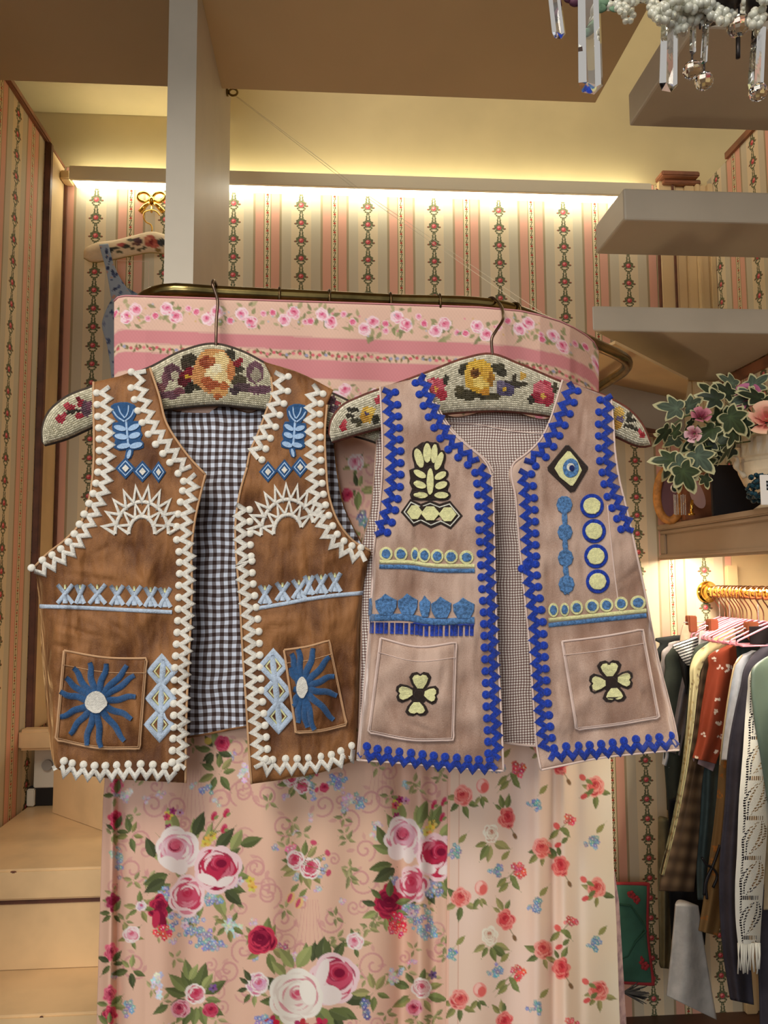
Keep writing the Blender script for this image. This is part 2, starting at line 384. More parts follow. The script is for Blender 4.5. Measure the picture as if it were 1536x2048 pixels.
# open stair treads on the right
def tread(poly, z0, z1, label):
    b = MB(); b.prism(poly, H(z0), H(z1)); o = b.obj('stair_tread', M_tread, label=label, cat='stair tread', group='open stair treads on the right')
    md = o.modifiers.new('round', 'BEVEL'); md.width = .004; md.segments = 2; return o
tread([(.53, 1.02), (.985, 1.02), (.985, 1.27), (.53, 1.27)], .80, .86, 'highest stair tread, right behind the chandelier crystals')
tread([(.53, 1.305), (.985, 1.305), (.985, 1.455), (.53, 1.455)], .645, .705, 'middle stair tread, level with the end of the light bar')
tread([(.53, 1.49), (.984, 1.49), (.984, 1.868), (.915, 1.868)], .50, .553, 'lowest stair tread with wedge shaped underside, above the ivy')
for k_, nm_ in enumerate(('first', 'second', 'third')):  # unseen upper treads, added to shade the treads below
    y_ = .75-.27*k_; z_ = .952+.152*k_; tread([(.535, y_), (.985, y_), (.985, y_+.25), (.535, y_+.25)], z_, z_+.06, nm_+' unseen stair tread added for shade over the chandelier')
b = MB(); b.prism([(.55, 1.42), (.822, 1.685), (.90, 1.862), (.86, 1.866), (.50, 1.615)], H(.452), H(.458))
b.obj('winder_tread', M_jamb, label='warm cream underside of the winder step behind the brass rail corner', cat='stair tread')
b = MB(); b.prism([(.50, 1.626), (.90, 1.875), (.89, 1.892), (.485, 1.642)], H(.36), H(.4515)); ow = b.obj('winder_riser', M_tread, label='grey riser board under the warm cream winder step', cat='riser')
b = MB(); b.prism([(.50, 1.616), (.905, 1.868), (.89, 1.894), (.483, 1.644)], H(.348), H(.3595)); b.obj('trim_13', M_brown, kind='structure', label='dark red strip under the grey riser')

# light bar on the back wall
bx0, bx1 = PY(139, 340, 1.85)[0], PY(1302, 375, 1.85)[0]
zt, zb = 1.012, .978
M_led = mat('led_diffuser', (253, 252, 230), .4, emit=9)
LB = thing('light_bar', ((bx0+bx1)/2, 1.87, H(zb)), 'long cream light bar glowing above and below on the striped wall', 'light')
box('housing', bx0, bx1, 1.846, 1.856, H(zb), H(zt), mat('bar_paint', (228, 218, 190), .5), LB, bev=.0015)
box('base', bx0+.005, bx1-.005, 1.8562, 1.899, H(zb+.008), H(zt-.008), M_tread, LB)
box('lower_diffuser', bx0+.006, bx1-.006, 1.8565, 1.892, H(zb+.001), H(zb+.0078), M_led, LB)
box('upper_diffuser', bx0+.006, bx1-.006, 1.8565, 1.892, H(zt-.0078), H(zt-.001), M_led, LB)
box('trim_14', -.6635, bx0-.002, 1.86, 1.8995, H(.985), H(1.008), M_jamb, kind='structure', bev=.003, label='small pink cream block left of the light bar')

# steps at the lower left
def step(ztop, yf, zn, x1, label):
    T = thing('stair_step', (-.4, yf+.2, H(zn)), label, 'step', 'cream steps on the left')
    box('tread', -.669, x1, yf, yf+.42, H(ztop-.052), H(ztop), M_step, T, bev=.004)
    box('brown_strip', -.669, x1, yf+.012, yf+.03, H(ztop-.062), H(ztop-.0525), M_brown, T)  # thin brown line under the tread edge
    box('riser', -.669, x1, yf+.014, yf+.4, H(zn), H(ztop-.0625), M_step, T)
    b = MB()
    for i in range(5):
        x = -.66+rnd.random()*.26; s = .002+.003*rnd.random(); z = H(ztop-.003-.02*rnd.random()*(i % 2))
        b.prism([(x, yf-.0005), (x+s*2.2, yf-.0005), (x+s*1.4, yf+.002), (x+s*.3, yf+.002)], z-s*.3, z+s*.12)
    b.obj('chipped_paint', M_brown, T)
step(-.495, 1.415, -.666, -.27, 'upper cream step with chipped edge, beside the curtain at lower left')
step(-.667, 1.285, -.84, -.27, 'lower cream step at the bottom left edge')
a, b2 = PZ(105, 1625, -.494), PZ(235, 1672, -.494)
b = MB(); b.prism([(-.60, 1.775), (a[0], a[1]), (b2[0], b2[1]), (b2[0]+.1, 1.89), (-.60, 1.89)], H(-.494), H(-.31)); b.obj('winder_block', M_step, label='angled cream winder riser beside the grey socket panel', cat='step')
LG = MB(); LG.bbox(-.669, -.585, 1.735, 1.774, H(-.362), H(-.318), .006); LG.obj('ledge', M_step, label='small cream ledge at the foot of the brown strip', cat='ledge')
SK = thing('socket_panel', (-.62, 1.795, H(-.494)), 'off white socket panel with round grey cap under the small ledge', 'socket')
box('plate', -.655, -.604, 1.795, 1.815, H(-.455), H(-.365), M_white, SK, bev=.002)
box('gap_shade', -.668, -.604, 1.798, 1.82, H(-.493), H(-.4555), M_dark, SK)  # dark box standing in for the shade of the gap
box('foot', -.667, -.65, 1.79, 1.812, H(-.493), H(-.456), M_white, SK, bev=.002)
q = MB(); q.tube([(-.625, 1.788, H(-.405)), (-.625, 1.796, H(-.405))], .0115, 20); q.obj('round_cap', mat('grey_cap', (150, 146, 138), .5), SK, smooth=False)

# shelf over the clothes recess
SH = thing('wall_shelf', (.92, 1.2, H(.045)), 'long taupe panelled shelf box carrying the plant urn', 'shelf')
box('body', .84, 1.6, .55, 1.899, H(.058), H(.118), M_shelf, SH)
box('top_board', .828, .9995, .55, 1.899, H(.1185), H(.1325), M_shelf, SH, bev=.003)
box('upper_moulding', .834, .8395, .55, 1.899, H(.108), H(.118), M_shelf, SH, bev=.002)
box('lower_moulding', .826, .846, .55, 1.899, H(.044), H(.0575), M_shelf, SH, bev=.005)
box('end_moulding', .834, .8395, 1.87, 1.899, H(.058), H(.1075), M_shelf, SH, bev=.002)
M_led2 = mat('shelf_led', (255, 243, 222), .4, emit=42)
box('light_strip', .865, .915, .75, 1.86, H(.048), H(.0575), M_led2, SH)

# brass curtain rail
M_brass = mat('aged_brass', (140, 122, 76), .22, metal=1, vary=.25, vs=30)
M_gold = mat('polished_brass', (236, 190, 92), .12, metal=1)
RZ = .405
rp = [PZ(x, y, RZ) for x, y in ((330, 582), (434, 586), (560, 592), (780, 602), (1000, 614), (1080, 640), (1140, 665), (1195, 691), (1235, 709), (1251, 719), (1255, 729), (1247, 742), (1222, 759), (1190, 779))]
path = [np.array([-.30, 1.9, H(RZ)]), np.array([-.295, 1.40, H(RZ)]), np.array([-.285, 1.16, H(RZ)]), np.array([-.272, 1.105, H(RZ)]), np.array([-.25, 1.078, H(RZ)])]
path += [np.array([p[0], p[1], H(RZ)]) for p in rp]+[np.array([rp[-1][0], 1.74, H(RZ)])]
def smooth3(P, n):
    P = np.array(P); d = np.r_[0, np.cumsum(np.linalg.norm(np.diff(P, axis=0), axis=1))]; t = d/d[-1]; q = np.linspace(0, 1, n)
    m0 = np.gradient(P, t, axis=0); i = np.clip(np.searchsorted(t, q, side='right')-1, 0, len(t)-2); h = (t[i+1]-t[i])[:, None]; s = ((q-t[i]))[:, None]/h
    return (2*s**3-3*s**2+1)*P[i]+(s**3-2*s**2+s)*h*m0[i]+(-2*s**3+3*s**2)*P[i+1]+(s**3-s**2)*h*m0[i+1]
RP = smooth3(path, 120)
RAIL = thing('curtain_rail', (RP[60][0], RP[60][1], H(RZ-.013)), 'aged brass curtain rail bent round the niche, holding both vests', 'rail')
t_ = MB(); t_.tube(RP, .0102, 14); t_.obj('tube', M_brass, RAIL, smooth=True)
for p, d in ((RP[0], 1),):
    f = MB(); f.tube([p+np.array([0, -.012, 0]), p], .024, 20); f.obj('wall_flange', M_brass, RAIL)
def rail_at(px):
    """point of the rail's front run seen at pixel column px"""
    best = None
    for k in range(30, 100):
        v = RP[k]-CAM; x = 768+FPX*np.dot(v, Rv)/np.dot(v, Fv)
        if best is None or abs(x-px) < best[0]: best = (abs(x-px), RP[k], k)
    return best[1], best[2]
M_ring = mat('dark_brass_ring', (92, 74, 50), .35, metal=1)
for i, px in enumerate((568, 652, 776, 866, 1034)):
    p, k = rail_at(px); T = RP[k+1]-RP[k-1]; T /= np.linalg.norm(T); N = np.cross(T, (0, 0, 1.0))
    r = MB(); r.tube([p+np.array([0, 0, -.004])+.0150*(math.cos(q)*N+math.sin(q)*np.array([0, 0, 1.0])) for q in np.linspace(0, 2*math.pi, 25)[:-1]], .0019, 8, closed=True)
    nth = ('first', 'second', 'third', 'fourth', 'fifth')[i]
    r.obj('curtain_ring', M_ring, smooth=True, label=f'dark metal curtain ring on the rail, {nth} from the left', cat='ring', group='curtain rings on the brass rail')

# ================================================================== curtain
class Print:
    """paints a flat fabric print into per-vertex colours; gx, gy are the print coordinates of columns and rows"""
    def __init__(s, gx, gy, base):
        s.gx, s.gy = gx, gy; s.C = np.empty((len(gy), len(gx), 3)); s.C[:] = lin(base)[:3]
    def win(s, x, y, r):
        a, b = np.searchsorted(s.gx, [x-r, x+r]); c, d = np.searchsorted(s.gy, [y-r, y+r])
        if a >= b or c >= d: return None
        return slice(c, d), slice(a, b), s.gx[None, a:b], s.gy[c:d, None]
    def put(s, sl, al, col):
        A = al[..., None]; s.C[sl[0], sl[1]] = s.C[sl[0], sl[1]]*(1-A)+np.array(lin(col)[:3])*A
    def ell(s, x, y, rx, ry, col, ang=0, op=1, soft=1.2):
        wd = s.win(x, y, max(rx, ry)+2)
        if wd is None: return
        X_, Y_ = wd[2]-x, wd[3]-y; c, n = math.cos(ang), math.sin(ang)
        u, v = X_*c+Y_*n, -X_*n+Y_*c
        d = (np.sqrt((u/rx)**2+(v/ry)**2)-1)*min(rx, ry)
        s.put(wd, np.clip(.5-d/soft, 0, 1)*op, col)
    def leaf(s, x, y, L, w, ang, col, vein=None, op=1):
        L *= 1.2; w *= 1.25
        """lens shaped leaf starting at x, y"""
        cx, cy = x+math.cos(ang)*L/2, y+math.sin(ang)*L/2
        wd = s.win(cx, cy, L/2+2)
        if wd is None: return
        X_, Y_ = wd[2]-cx, wd[3]-cy; c, n = math.cos(ang), math.sin(ang)
        u, v = X_*c+Y_*n, -X_*n+Y_*c
        t = np.clip(u/L+.5, 0, 1); half = w*.5*np.sin(math.pi*t**.8)*(np.abs(u) < L/2)
        al = np.clip(half-np.abs(v)+.5, 0, 1)*op; s.put(wd, al, col)
        if vein and w > 5:
            s.put(wd, np.clip(half-np.abs(v)+.5, 0, 1)*(v > 0)*.55*op, vein)
            s.put(wd, np.clip(1-np.abs(v)*1.2, 0, 1)*(np.abs(u) < L*.42)*.6*op, [min(255, q+35) for q in vein])
    def line(s, pts, wd_, col, op=1):
        P = np.asarray(pts, float)
        for a, b in zip(P[:-1], P[1:]):
            m = (a+b)/2; L = np.hypot(*(b-a)); W = s.win(m[0], m[1], L/2+wd_+2)
            if W is None: continue
            d = b-a; X_, Y_ = W[2]-a[0], W[3]-a[1]; t = np.clip((X_*d[0]+Y_*d[1])/(L*L+1e-9), 0, 1)
            dist = np.hypot(X_-t*d[0], Y_-t*d[1]); s.put(W, np.clip(wd_/2+.5-dist, 0, 1)*op, col)
    def arc(s, x, y, rx, ry, a0, a1, th, col, op=1):
        n = max(4, int(abs(a1-a0)*max(rx, ry)/3)); A = np.linspace(a0, a1, n+1); k = np.arange(n)+.5
        for i in range(n): s.line([(x+math.cos(A[i])*rx, y+math.sin(A[i])*ry), (x+math.cos(A[i+1])*rx, y+math.sin(A[i+1])*ry)], max(.9, th*math.sin(math.pi*k[i]/n)), col, op)
    def rose(s, x, y, r, rim, fill, core, R, squash=1.0):
        """lobed bloom, light petal edges sweeping round an off-centre dark heart"""
        r *= 1.14; deep = [.5*(p+q) for p, q in zip(fill, core)]; soft = [.6*p+.4*q for p, q in zip(fill, rim)]; a0 = R.random()*6.3; n = 6
        for k in range(n):
            a = a0+k*6.283/n+R.uniform(-.25, .25); q = R.uniform(.40, .52); d = R.uniform(.50, .62)
            px, py = x+math.cos(a)*r*d*squash, y+math.sin(a)*r*d
            s.ell(px, py, r*q*squash*1.06, r*q*.92, rim, a+1.57); s.ell(px-math.cos(a)*r*.09*squash, py-math.sin(a)*r*.09, r*q*squash*.95, r*q*.78, (fill, soft, deep)[(k+R.randrange(2)) % 3] if r > 9 else fill, a+1.57)
        cx, cy = x+R.uniform(-.12, .12)*r*squash, y-.16*r
        s.ell(cx, cy+.1*r, r*.62*squash, r*.56, fill)
        if r > 9:
            for q in (.80, .62, .46):
                m = 3 if q > .5 else 2
                for k in range(m):
                    b = a0+q*5+k*6.283/m; sp = R.uniform(1.2, 1.9)
                    s.arc(cx, cy+.12*r, r*q*squash, r*q*.86, b, b+sp, r*(.22 if q > .7 else .16), rim if k % 2 == 0 or q > .7 else soft, .92)
                    if r > 20: s.arc(cx, cy+.12*r, r*(q-.10)*squash, r*(q-.10)*.86, b+.2, b+sp*.8, r*.08, deep, .7)
        s.ell(cx, cy, r*.30*squash, r*.26, deep)
        for k in range(3): b = a0+k*2.1; s.arc(cx, cy, r*.20*squash, r*.17, b, b+1.5, max(1, r*.09), core if k != 1 else soft, .9)
        s.ell(cx, cy, r*.11*squash, r*.09, core)
    def bloom(s, x, y, r, col, centre, R, n=5):
        a0 = R.random()*6
        for k in range(n):
            a = a0+k*6.283/n; s.ell(x+math.cos(a)*r*.55, y+math.sin(a)*r*.55, r*.48, r*.36, [min(255, max(0, c+R.uniform(-18, 18))) for c in col], a)
        s.ell(x, y, r*.24, r*.24, centre)
    def spray(s, x, y, w_, h_, col, R, n=14, r=3):
        for _ in range(int(n*1.5)):
            a, d = R.random()*6.3, R.random()**.6
            s.bloom(x+math.cos(a)*d*w_, y+math.sin(a)*d*h_, r*(.7+.6*R.random()), [min(255, max(0, c+R.uniform(-25, 25))) for c in col], (236, 230, 214), R, 5)
    def leaves(s, x, y, n, r0, L, R, cols, w_=.42, a0=None, spread=6.283):
        for k in range(n):
            a = (a0 if a0 is not None else 0)+spread*(k+.5*R.random())/n
            c = cols[R.randrange(len(cols))]; l = L*(.75+.5*R.random())
            s.leaf(x+math.cos(a)*r0, y+math.sin(a)*r0, l, l*w_, a+R.uniform(-.3, .3), c, [v*.72 for v in c])
    def scroll(s, x, y, r, turn, col, wd_, mir=1, rot=0, op=.7):
        P = []
        for t in np.linspace(0, 1, 40):
            q = r*(1-.86*t); a = rot+turn*6.283*t; P.append((x+mir*math.cos(a)*q, y+math.sin(a)*q))
        s.line(P, wd_, col, op)
GRN = [(134, 144, 90), (104, 114, 70), (162, 168, 108), (84, 92, 62)]
GRN2 = [(128, 138, 84), (150, 148, 92), (110, 122, 76), (168, 162, 108)]
LITE, PNK, RED, DRED = (236, 224, 220), (202, 84, 110), (188, 50, 80), (130, 26, 58)
BLU, YEL, PLUM = (140, 158, 184), (220, 190, 96), (150, 60, 110)

def curtainY(x, y):
    b = np.interp(x, [180, 228, 290, 434, 780, 1000, 1080, 1140, 1195, 1260], [1.115, 1.085, 1.062, 1.062, 1.083, 1.092, 1.106, 1.14, 1.20, 1.275])
    k = np.clip((y-600)/900., 0, 1.3)
    f = .004*np.sin(x/31.+.6)*k+.0035*np.sin(x/17.+y/420.)*k
    f = f+.012*k*np.exp(-((x-868)/16.)**2)-.010*k*np.exp(-((x-838)/14.)**2)+.010*k*np.exp(-((x-805)/18.)**2)
    f = f-.008*k*np.exp(-((x-1075)/14.)**2)+.012*k*np.exp(-((x-1105)/12.)**2)-.012*k*np.exp(-((x-1128-(y-1500)*.01)/12.)**2)+.012*k*np.exp(-((x-1150-(y-1500)*.015)/14.)**2)
    f = f+.014*k*np.exp(-((x-238+(y-1600)*.006)/9.)**2)-.008*k*np.exp(-((x-225+(y-1600)*.02)/9.)**2)
    f = f-.006*k*np.exp(-((x-260)/20.)**2)+.004*k*np.sin(x/52.)
    return b+f+.001
CUR = thing('niche_curtain', (.07, 1.1, H(-.95)), 'pink floral curtain with striped header hanging behind the two vests', 'curtain')
M_print = vcol('printed_cotton', .88, 1300, .25, spec=.12)
# ---- large rose panel
Rr = random.Random(3)
gx = np.arange(186, 906, 2.0)
gy = np.r_[np.arange(790, 1440, 4.0), np.arange(1440, 2090, 2.0), np.arange(2090, 2200, 20.0)]
P = Print(gx, gy, (224, 182, 162))
XX, YY = np.meshgrid(gx, gy)
tint = .5+.5*np.sin(XX/130.+1.2*np.sin(YY/170.))*np.cos(YY/190.+.7)
P.C = P.C*(1-.35*tint[..., None])+np.array(lin((230, 198, 164))[:3])*.35*tint[..., None]
SCR = (208, 152, 148)
for (x, y, r, t, m_, ro) in ((290, 1610, 22, 1.5, 1, 0), (335, 1612, 20, 1.4, -1, 1), (472, 1585, 24, 1.5, 1, 2), (520, 1590, 22, 1.5, -1, 0), (430, 1600, 20, 1.3, 1, 3), (560, 1650, 20, 1.4, 1, 1), (690, 1640, 22, 1.4, -1, 2),
                            (250, 1740, 26, 1.5, 1, 0), (262, 1680, 20, 1.3, -1, 2), (505, 1740, 24, 1.4, 1, 1), (530, 1790, 24, 1.5, -1, 2), (560, 1840, 22, 1.4, 1, 0), (660, 1840, 24, 1.5, -1, 0), (480, 1900, 22, 1.4, 1, 2), (260, 1930, 24, 1.4, 1, 1),
                            (450, 1940, 22, 1.4, -1, 0), (720, 1760, 26, 1.4, 1, 0), (725, 1700, 20, 1.4, -1, 2), (745, 1930, 26, 1.4, 1, 2), (770, 1590, 22, 1.4, 1, 1), (735, 1600, 22, 1.3, -1, 1), (880, 1900, 22, 1.4, -1, 0), (860, 1580, 20, 1.4, 1, 1), (600, 1900, 20, 1.3, 1, 0), (640, 1610, 20, 1.3, -1, 1), (455, 1500, 22, 1.4, 1, 1), (700, 1000, 30, 1.4, 1, 1), (735, 940, 22, 1.4, -1, 1)):
    P.scroll(x, y, r*1.2, t, SCR, 4.4, m_, ro, .75); P.leaf(x+r*m_, y, 16, 7, ro+1, SCR, op=.7); P.leaf(x, y-r, 14, 6, ro+2.5, SCR, op=.6)
for x0, y0 in ((615, 1800), (368, 1540), (760, 1500)):
    for k in range(-3, 4): P.line([(x0+k*5, y0), (x0+k*7, y0+50), (x0+k*11, y0+110)], 1.6, SCR, .55)
def bouquetA(ox, oy, sq=1.0):
    L = lambda x, y: (ox+(x-380)*sq, oy+(y-1745))
    p = L(380, 1740); P.leaves(p[0], p[1], 15, 58, 40, Rr, GRN)
    for x, y, l, a in ((338, 1672, 46, -1.9), (375, 1672, 40, -1.2), (452, 1700, 36, -1.1), (470, 1690, 36, -.3), (295, 1715, 34, -2.0), (318, 1760, 38, 2.6), (345, 1780, 30, 2.0), (440, 1780, 36, .7), (312, 1830, 40, 1.4)):
        q = L(x, y); c = GRN[Rr.randrange(4)]; P.leaf(q[0], q[1], l*1.1, l*.5, a, c, [v*.7 for v in c])
    for x, y in ((405, 1680), (412, 1672), (398, 1688), (492, 1762), (496, 1775), (322, 1630)):
        q = L(x, y); P.bloom(q[0], q[1], 10, YEL, (190, 140, 60), Rr)
    for x, y, c in ((330, 1622, PLUM), (318, 1634, PNK), (322, 1655, PLUM), (345, 1625, (200, 150, 180))): q = L(x, y); P.bloom(q[0], q[1], 8, c, DRED, Rr)
    for x, y in ((415, 1632), (440, 1626), (436, 1657)):
        q = L(x, y); P.line([q, L(408, 1672)], 1.6, (110, 116, 70)); P.ell(q[0], q[1], 6*sq, 10, PNK, .4); P.ell(q[0]-1, q[1]+2, 3*sq, 7, RED, .4); P.leaf(q[0], q[1]+6, 10, 5, -.6, GRN[0])
    for x, y, w_, h_ in ((322, 1790, 16, 18), (350, 1850, 30, 22), (385, 1860, 30, 30), (410, 1800, 26, 16), (402, 1885, 20, 18)): q = L(x, y); P.spray(q[0], q[1], w_*sq, h_, BLU, Rr, 16, 5)
    for x, y in ((470, 1762), (458, 1768), (360, 1850)): q = L(x, y); P.bloom(q[0], q[1], 9, (214, 196, 208), (170, 120, 160), Rr)
    q = L(305, 1815); P.rose(q[0], q[1], 24, RED, DRED, (110, 20, 50), Rr, .7*sq); P.ell(q[0]+8, q[1]+26, 9*sq, 20, DRED, -.3); P.ell(q[0]-4, q[1]+24, 8*sq, 18, RED, .1)
    q = L(316, 1868); P.spray(q[0], q[1], 20*sq, 16, (214, 74, 90), Rr, 14, 5)
    q = L(363, 1792); P.rose(q[0], q[1], 36, (236, 208, 210), PNK, RED, Rr, .95*sq)
    q = L(340, 1700); P.rose(q[0], q[1], 42, LITE, (222, 176, 190), PNK, Rr, sq); P.ell(q[0]-4, q[1]-9, 15*sq, 14, PNK, .3, .75); P.arc(q[0]-4, q[1]-9, 11*sq, 10, 0, 4, 3, DRED, .8)
    P.ell(q[0]-14, q[1]+26, 20*sq, 13, LITE, .4); P.ell(q[0]+10, q[1]+34, 14*sq, 16, LITE)
    q = L(424, 1737); P.rose(q[0], q[1], 45, (236, 204, 208), RED, DRED, Rr, sq); P.ell(q[0]+6, q[1]-12, 20*sq, 16, RED, .4, .85); P.ell(q[0]+8, q[1]-10, 11*sq, 8, DRED); P.arc(q[0]+6, q[1]-12, 15*sq, 12, 2, 5.5, 3, (214, 90, 120), .8)
    P.ell(q[0]-20, q[1]+22, 22*sq, 10, LITE, .4); P.ell(q[0]+16, q[1]+26, 18*sq, 9, LITE, -.4)
for _ in range(210):
    x, y = Rr.uniform(200, 895), Rr.uniform(1450, 2080); k = Rr.random()
    if k < .4: P.leaves(x, y, 4, 3, 14, Rr, [(168, 164, 112), (150, 150, 104), (186, 178, 130)], .4)
    elif k < .6: P.spray(x, y, 8, 8, (206, 186, 196), Rr, 4, 4)
    elif k < .75: P.spray(x, y, 7, 9, (166, 176, 190), Rr, 5, 4)
    else: P.scroll(x, y, Rr.uniform(12, 22), 1.3, SCR, 4.0, Rr.choice((1, -1)), Rr.random()*6, .5)
bouquetA(380, 1745)
def bouquetS(x, y, k=1.0, pal=(LITE, PNK, RED)):
    P.leaves(x, y, 11, 16*k, 26*k, Rr, GRN2); P.spray(x+36*k, y+6*k, 14*k, 22*k, BLU, Rr, 10, 4); P.spray(x-26*k, y-30*k, 10*k, 10*k, (226, 150, 150), Rr, 5, 6)
    P.rose(x-16*k, y-8*k, 18*k, *pal, Rr); P.rose(x+14*k, y+8*k, 20*k, *pal, Rr)
    for a in (-.5, -1.2, .4): P.line([(x, y), (x+math.cos(a)*54*k, y+math.sin(a)*44*k)], 1.3, (116, 120, 74)); P.ell(x+math.cos(a)*56*k, y+math.sin(a)*46*k, 5*k, 7*k, PNK, a)
bouquetS(600, 1728); bouquetS(584, 1565, .8)
for x, y in ((575, 1796), (592, 1806)): P.ell(x, y, 8, 12, (230, 190, 130), .4); P.ell(x-2, y, 4, 10, PNK, .4); P.leaf(x, y-12, 20, 8, -.8, GRN2[0])
def single(x, y, r, pal): P.leaves(x, y, 6, r*.7, r*1.2, Rr, GRN2, .4); P.rose(x, y, r, *pal, Rr)
P.leaves(525, 1892, 6, 16, 30, Rr, GRN2); P.rose(517, 1880, 27, (204, 60, 88), DRED, (110, 18, 48), Rr)
P.spray(560, 1895, 12, 16, (190, 110, 150), Rr, 7, 5)
for x, y in ((252, 1869), (707, 1883), (700, 925)): P.leaves(x, y+4, 5, 9, 18, Rr, GRN2); P.rose(x, y, 16, LITE, (226, 160, 176), PNK, Rr)
# lower bouquets
P.leaves(385, 1995, 14, 20, 36, Rr, GRN); P.spray(310, 1972, 12, 24, (212, 214, 220), Rr, 10, 6); P.rose(384, 1988, 20, LITE, PNK, RED, Rr); P.rose(356, 2018, 18, (226, 170, 180), PNK, DRED, Rr); P.rose(415, 2020, 14, PNK, RED, DRED, Rr)
P.bloom(420, 1976, 9, (128, 96, 146), (60, 40, 80), Rr); P.leaf(372, 1960, 36, 16, -1.8, GRN[0], GRN[3]); P.leaf(372, 1960, 30, 12, -1.1, GRN[2], GRN[0]); P.leaf(330, 2010, 30, 12, 2.6, GRN[1], GRN[3])
P.leaves(620, 1985, 16, 62, 44, Rr, GRN); P.leaf(590, 1935, 44, 22, -1.0, GRN[2], GRN[0]); P.leaf(640, 1925, 44, 26, -1.5, GRN[3], GRN[1]); P.leaf(665, 1920, 36, 16, -1.1, GRN[3], GRN[1])
P.leaf(630, 2015, 50, 26, .9, GRN[0], GRN[3]); P.leaf(655, 2020, 40, 20, .4, GRN[1], GRN[3]); P.rose(510, 1968, 21, LITE, (214, 160, 190), PNK, Rr); P.leaves(505, 1975, 5, 16, 24, Rr, GRN, a0=1.6, spread=3)
P.rose(664, 1958, 48, (234, 204, 208), PNK, DRED, Rr); P.ell(674, 1944, 20, 18, RED, .4, .85); P.ell(676, 1946, 11, 9, DRED); P.arc(674, 1944, 15, 13, 2, 5.5, 3, (214, 90, 120), .8); P.ell(640, 1950, 12, 34, LITE, .3); P.ell(655, 1990, 26, 20, LITE, .2)
P.rose(585, 1995, 50, (238, 232, 222), (226, 214, 204), PNK, Rr); P.ell(612, 1985, 16, 26, (238, 232, 222), -.3)
for x, y in ((540, 2046), (600, 2052), (640, 2050)): P.bloom(x, y, 16, RED, DRED, Rr)
P.spray(525, 2040, 18, 14, BLU, Rr, 9, 6)
# right end of the panel: a second bouquet gathered in the fold
bouquetA(838, 1722, .82); P.rose(774, 1806, 28, RED, DRED, (108, 18, 48), Rr); P.leaves(770, 1815, 8, 22, 28, Rr, GRN); P.spray(793, 1850, 18, 26, (214, 70, 92), Rr, 18, 5)
P.leaves(835, 1985, 9, 20, 30, Rr, GRN2); P.rose(842, 1976, 20, LITE, (224, 180, 184), RED, Rr); P.rose(828, 2016, 16, (226, 160, 174), PNK, DRED, Rr); P.spray(785, 1950, 10, 18, (206, 212, 216), Rr, 9, 5); P.bloom(865, 1950, 9, (110, 80, 120), (50, 40, 70), Rr)
# loose sprigs at the top and left
P.leaves(410, 1500, 8, 8, 26, Rr, GRN); P.rose(426, 1487, 15, PNK, RED, DRED, Rr); P.ell(396, 1482, 8, 7, YEL); P.leaves(420, 1545, 7, 10, 24, Rr, GRN2); P.spray(395, 1580, 18, 12, BLU, Rr, 9, 5); P.spray(475, 1545, 12, 18, (222, 214, 222), Rr, 9, 5)
P.spray(665, 1560, 20, 14, BLU, Rr, 12, 5); P.spray(690, 1600, 10, 10, (222, 196, 210), Rr, 5, 5); P.rose(640, 1575, 9, PNK, RED, DRED, Rr)
for y, c in ((1570, PNK), (1640, RED), (1805, DRED), (1905, PNK), (1990, PNK), (2030, RED)): P.rose(212, y, 18, [min(255, v+40) for v in c], c, DRED, Rr, .6); P.leaves(212, y+22, 4, 5, 20, Rr, GRN)
P.spray(222, 1720, 8, 40, BLU, Rr, 14, 4); P.spray(236, 1590, 12, 14, (232, 222, 222), Rr, 7, 6); P.spray(250, 2015, 10, 20, BLU, Rr, 8, 5); P.leaves(252, 1940, 5, 6, 24, Rr, GRN); P.leaves(245, 1670, 5, 6, 24, Rr, GRN2)
P.leaves(268, 1815, 6, 8, 20, Rr, GRN2); P.rose(270, 1812, 10, LITE, (200, 170, 200), PNK, Rr); P.spray(455, 1855, 18, 20, (200, 206, 214), Rr, 8, 7); P.leaves(450, 1850, 6, 10, 20, Rr, GRN2); P.spray(430, 1890, 20, 8, BLU, Rr, 8, 5)
P.leaves(745, 1985, 6, 8, 26, Rr, GRN2); P.spray(728, 2020, 8, 22, (120, 120, 150), Rr, 10, 6); P.spray(715, 1600, 12, 16, BLU, Rr, 8, 5)
# between the vests, higher up
P.leaves(705, 978, 5, 6, 26, Rr, GRN); P.spray(716, 1040, 10, 18, (120, 124, 146), Rr, 12, 6); P.leaves(716, 1070, 4, 4, 24, Rr, GRN); P.rose(682, 990, 12, PNK, RED, DRED, Rr); P.leaves(740, 970, 3, 4, 22, Rr, GRN2)
for x, y in ((420, 1120), (560, 900), (300, 900), (620, 1250), (820, 1150), (460, 1300), (330, 1350), (780, 880)): bouquetS(x, y, 1.1)
xl = np.interp(gy, [790, 1500, 1600, 2048, 2200], [229, 214, 206, 193, 190])
t = (gx-gx[0])/(gx[-1]-gx[0]); PXg = xl[:, None]+(gx[-1]-xl)[:, None]*t[None]; PYg = np.repeat(gy[:, None], len(gx), 1)
# the print keeps its place on the cloth
P2 = PYa(PXg, PYg, curtainY(PXg, PYg)); grid('rose_panel', P2, M_print, CUR, cols=P.C, thick=.0012)
